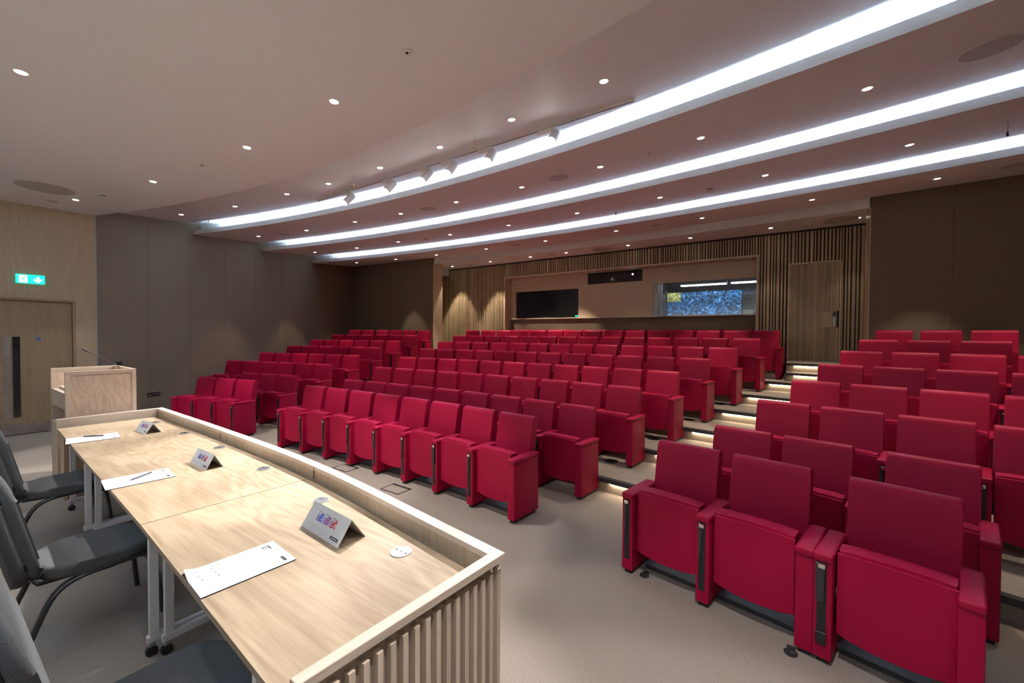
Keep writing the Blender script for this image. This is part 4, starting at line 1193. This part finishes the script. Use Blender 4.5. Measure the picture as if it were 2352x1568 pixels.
prism(bm, [(-0.092, 0.022), (-0.112, 0.016), (-0.114, 0.010), (-0.09, 0.014)], X1, X1 + 0.0006, 'x')
mk('running_figure', bm, 'green', parent=sg, label='running figure')
def on_side(y, z, w_, h_, name, m, label, cat, kids=()):
    x = XE - TAN * (y - YW)
    ang = math.atan2(TAN, 1)
    t = empty(name, (x + 0.001, y, z), ang, label=label, cat=cat)
    bm = nb(); box(bm, 0, 0.009, -w_ / 2, w_ / 2, -h_ / 2, h_ / 2, 0.002, 1); mk('face_plate', bm, m, parent=t)
    for k in kids:
        bm = nb(); box(bm, 0.009, 0.0105, *k[:4]); mk(k[4], bm, k[5], parent=t)
    return t
on_side(2.295, 1.148, 0.095, 0.075, 'wall_panel', 'black', 'small black control plate on the fabric wall above the sockets', 'control plate', ((-0.006, 0.006, -0.005, 0.005, 'button', 'dkgrey'),))
on_side(2.80, 0.45, 0.085, 0.085, 'data_socket', 'dkgrey', 'square data socket low on the fabric wall', 'socket', ((-0.025, -0.002, -0.02, 0.0, 'port', 'white'), (0.003, 0.025, -0.02, 0.0, 'port', 'white')))
on_side(2.93, 0.45, 0.15, 0.085, 'power_socket', 'dkgrey', 'double power socket low on the fabric wall', 'socket', ((-0.055, -0.04, -0.01, 0.002, 'switch', 'white'), (0.04, 0.055, -0.01, 0.002, 'switch', 'white'), (-0.01, 0.01, 0.01, 0.02, 'switch', 'white')))

# ------------------------------------------------------------------ grey conference chairs
def rrect(wd, dp, r, n=6, yc=0.0, taper=0.0):
    out = []
    for cx_, cy_, a0 in ((wd / 2 - r, dp / 2 - r, 0), (-wd / 2 + r, dp / 2 - r, PI / 2), (-wd / 2 + r, -dp / 2 + r, PI), (wd / 2 - r, -dp / 2 + r, 1.5 * PI)):
        for i in range(n + 1):
            a = a0 + PI / 2 * i / n
            out.append((cx_ + r * math.cos(a), cy_ + r * math.sin(a) + yc))
    return out
def cushion(bm, outline, z0, z1, rnd_, seg=3):
    return prism(bm, outline, z0, z1, 'z', bev=rnd_, seg=seg)
def conference_chair(x, y, rz, label):
    """origin under the seat centre; faces +Y"""
    t = empty('conference_chair', (x, y, 0), rz, label=label, cat='chair', group='grey conference chairs')
    bm = nb(); cushion(bm, [(a * (1.0 if b > 0 else 0.93), b) for a, b in rrect(0.49, 0.50, 0.15, 8)], 0.402, 0.480, 0.030, 4)
    mk('seat', bm, 'chairfab', parent=t, smooth=True)
    # backrest: two bonded cushions with a seam, leaning back
    def back(name, y0, y1, m, inset=0.0):
        bm = nb()
        o = [(a, b + 0.0) for a, b in rrect(0.50 - 2 * inset, 0.66 - 2 * inset, 0.16, 8)]
        o = [(a * (0.90 + 0.10 * min(1, max(0, (b + 0.33) / 0.4))), b) for a, b in o]
        prism(bm, o, y0, y1, 'z', bev=min(0.022, (y1 - y0) * 0.48), seg=4)
        # gentle wrap and lumbar curve; outline lies in x / z, thickness along y
        mt = Matrix(((1, 0, 0, 0), (0, 0, 1, 0), (0, 1, 0, 0), (0, 0, 0, 1)))
        bmesh.ops.transform(bm, matrix=mt, verts=bm.verts[:])
        bmesh.ops.reverse_faces(bm, faces=bm.faces[:])
        for v in bm.verts:
            zz = v.co.z
            v.co.y += 0.035 * (v.co.x / 0.25) ** 2 - 0.02 * math.cos(zz * 4.0)
        rot = Matrix.Translation((0, -0.352, 0.725)) @ Matrix.Rotation(math.radians(13), 4, 'X')
        bmesh.ops.transform(bm, matrix=rot, verts=bm.verts[:])
        return mk(name, bm, m, parent=t, smooth=True)
    b1 = back('backrest', -0.004, 0.048, 'chairfab')
    b2 = back('back_shell', -0.060, -0.006, 'chairfab')
    b3 = back('piping', -0.010, 0.0, 'black', 0.004)
    b3.parent = b1
    bm = nb(); 
    for s_ in (-1, 1):
        box(bm, s_ * 0.20 - 0.02, s_ * 0.20 + 0.02, -0.08, 0.21, 0.385, 0.416, 0.006, 1)
    mk('seat_bracket', bm, 'chairmetal', parent=t)
    for s_ in (-1, 1):
        f = spline([(s_ * 0.215, -0.02, 0.400), (s_ * 0.220, 0.12, 0.412), (s_ * 0.232, 0.20, 0.385), (s_ * 0.240, 0.235, 0.28), (s_ * 0.246, 0.262, 0.005)], 5)
        bm = nb(); tube(bm, f, 0.014, 10, flat=(0.014, 0.025)); lg = mk('leg', bm, 'chairmetal', parent=t, smooth=True)
        bm = nb()
        for q in (0.55, 0.95):
            pz = f[int(len(f) * 0.55 if q < 0.7 else len(f) * 0.86)]
            cyl(bm, (pz.x, pz.y - 0.028, pz.z), 0.008, 0.012, 8, Vector((0, 1, 0)))
        mk('bumper', bm, 'chrome', parent=lg)
        f = spline([(s_ * 0.215, 0.04, 0.400), (s_ * 0.215, -0.10, 0.395), (s_ * 0.228, -0.20, 0.345), (s_ * 0.238, -0.27, 0.20), (s_ * 0.246, -0.34, 0.005)], 5)
        bm = nb(); tube(bm, f, 0.014, 10, flat=(0.014, 0.025)); mk('leg', bm, 'chairmetal', parent=t, smooth=True)
        bm = nb(); tube(bm, [(s_ * 0.17, -0.10, 0.40), (s_ * 0.17, -0.25, 0.41), (s_ * 0.17, -0.29, 0.47), (s_ * 0.17, -0.31, 0.60)], 0.013, 8); mk('back_support', bm, 'chairmetal', parent=t)
    return t
conference_chair(-3.53, 0.615, 0.02, 'grey upholstered conference chair pushed under the middle table')
conference_chair(-5.27, 0.73, 0.03, 'grey upholstered conference chair pushed under the farthest table')
conference_chair(-1.83, 0.50, -0.02, 'grey upholstered conference chair nearest the camera, cut off at the bottom left')
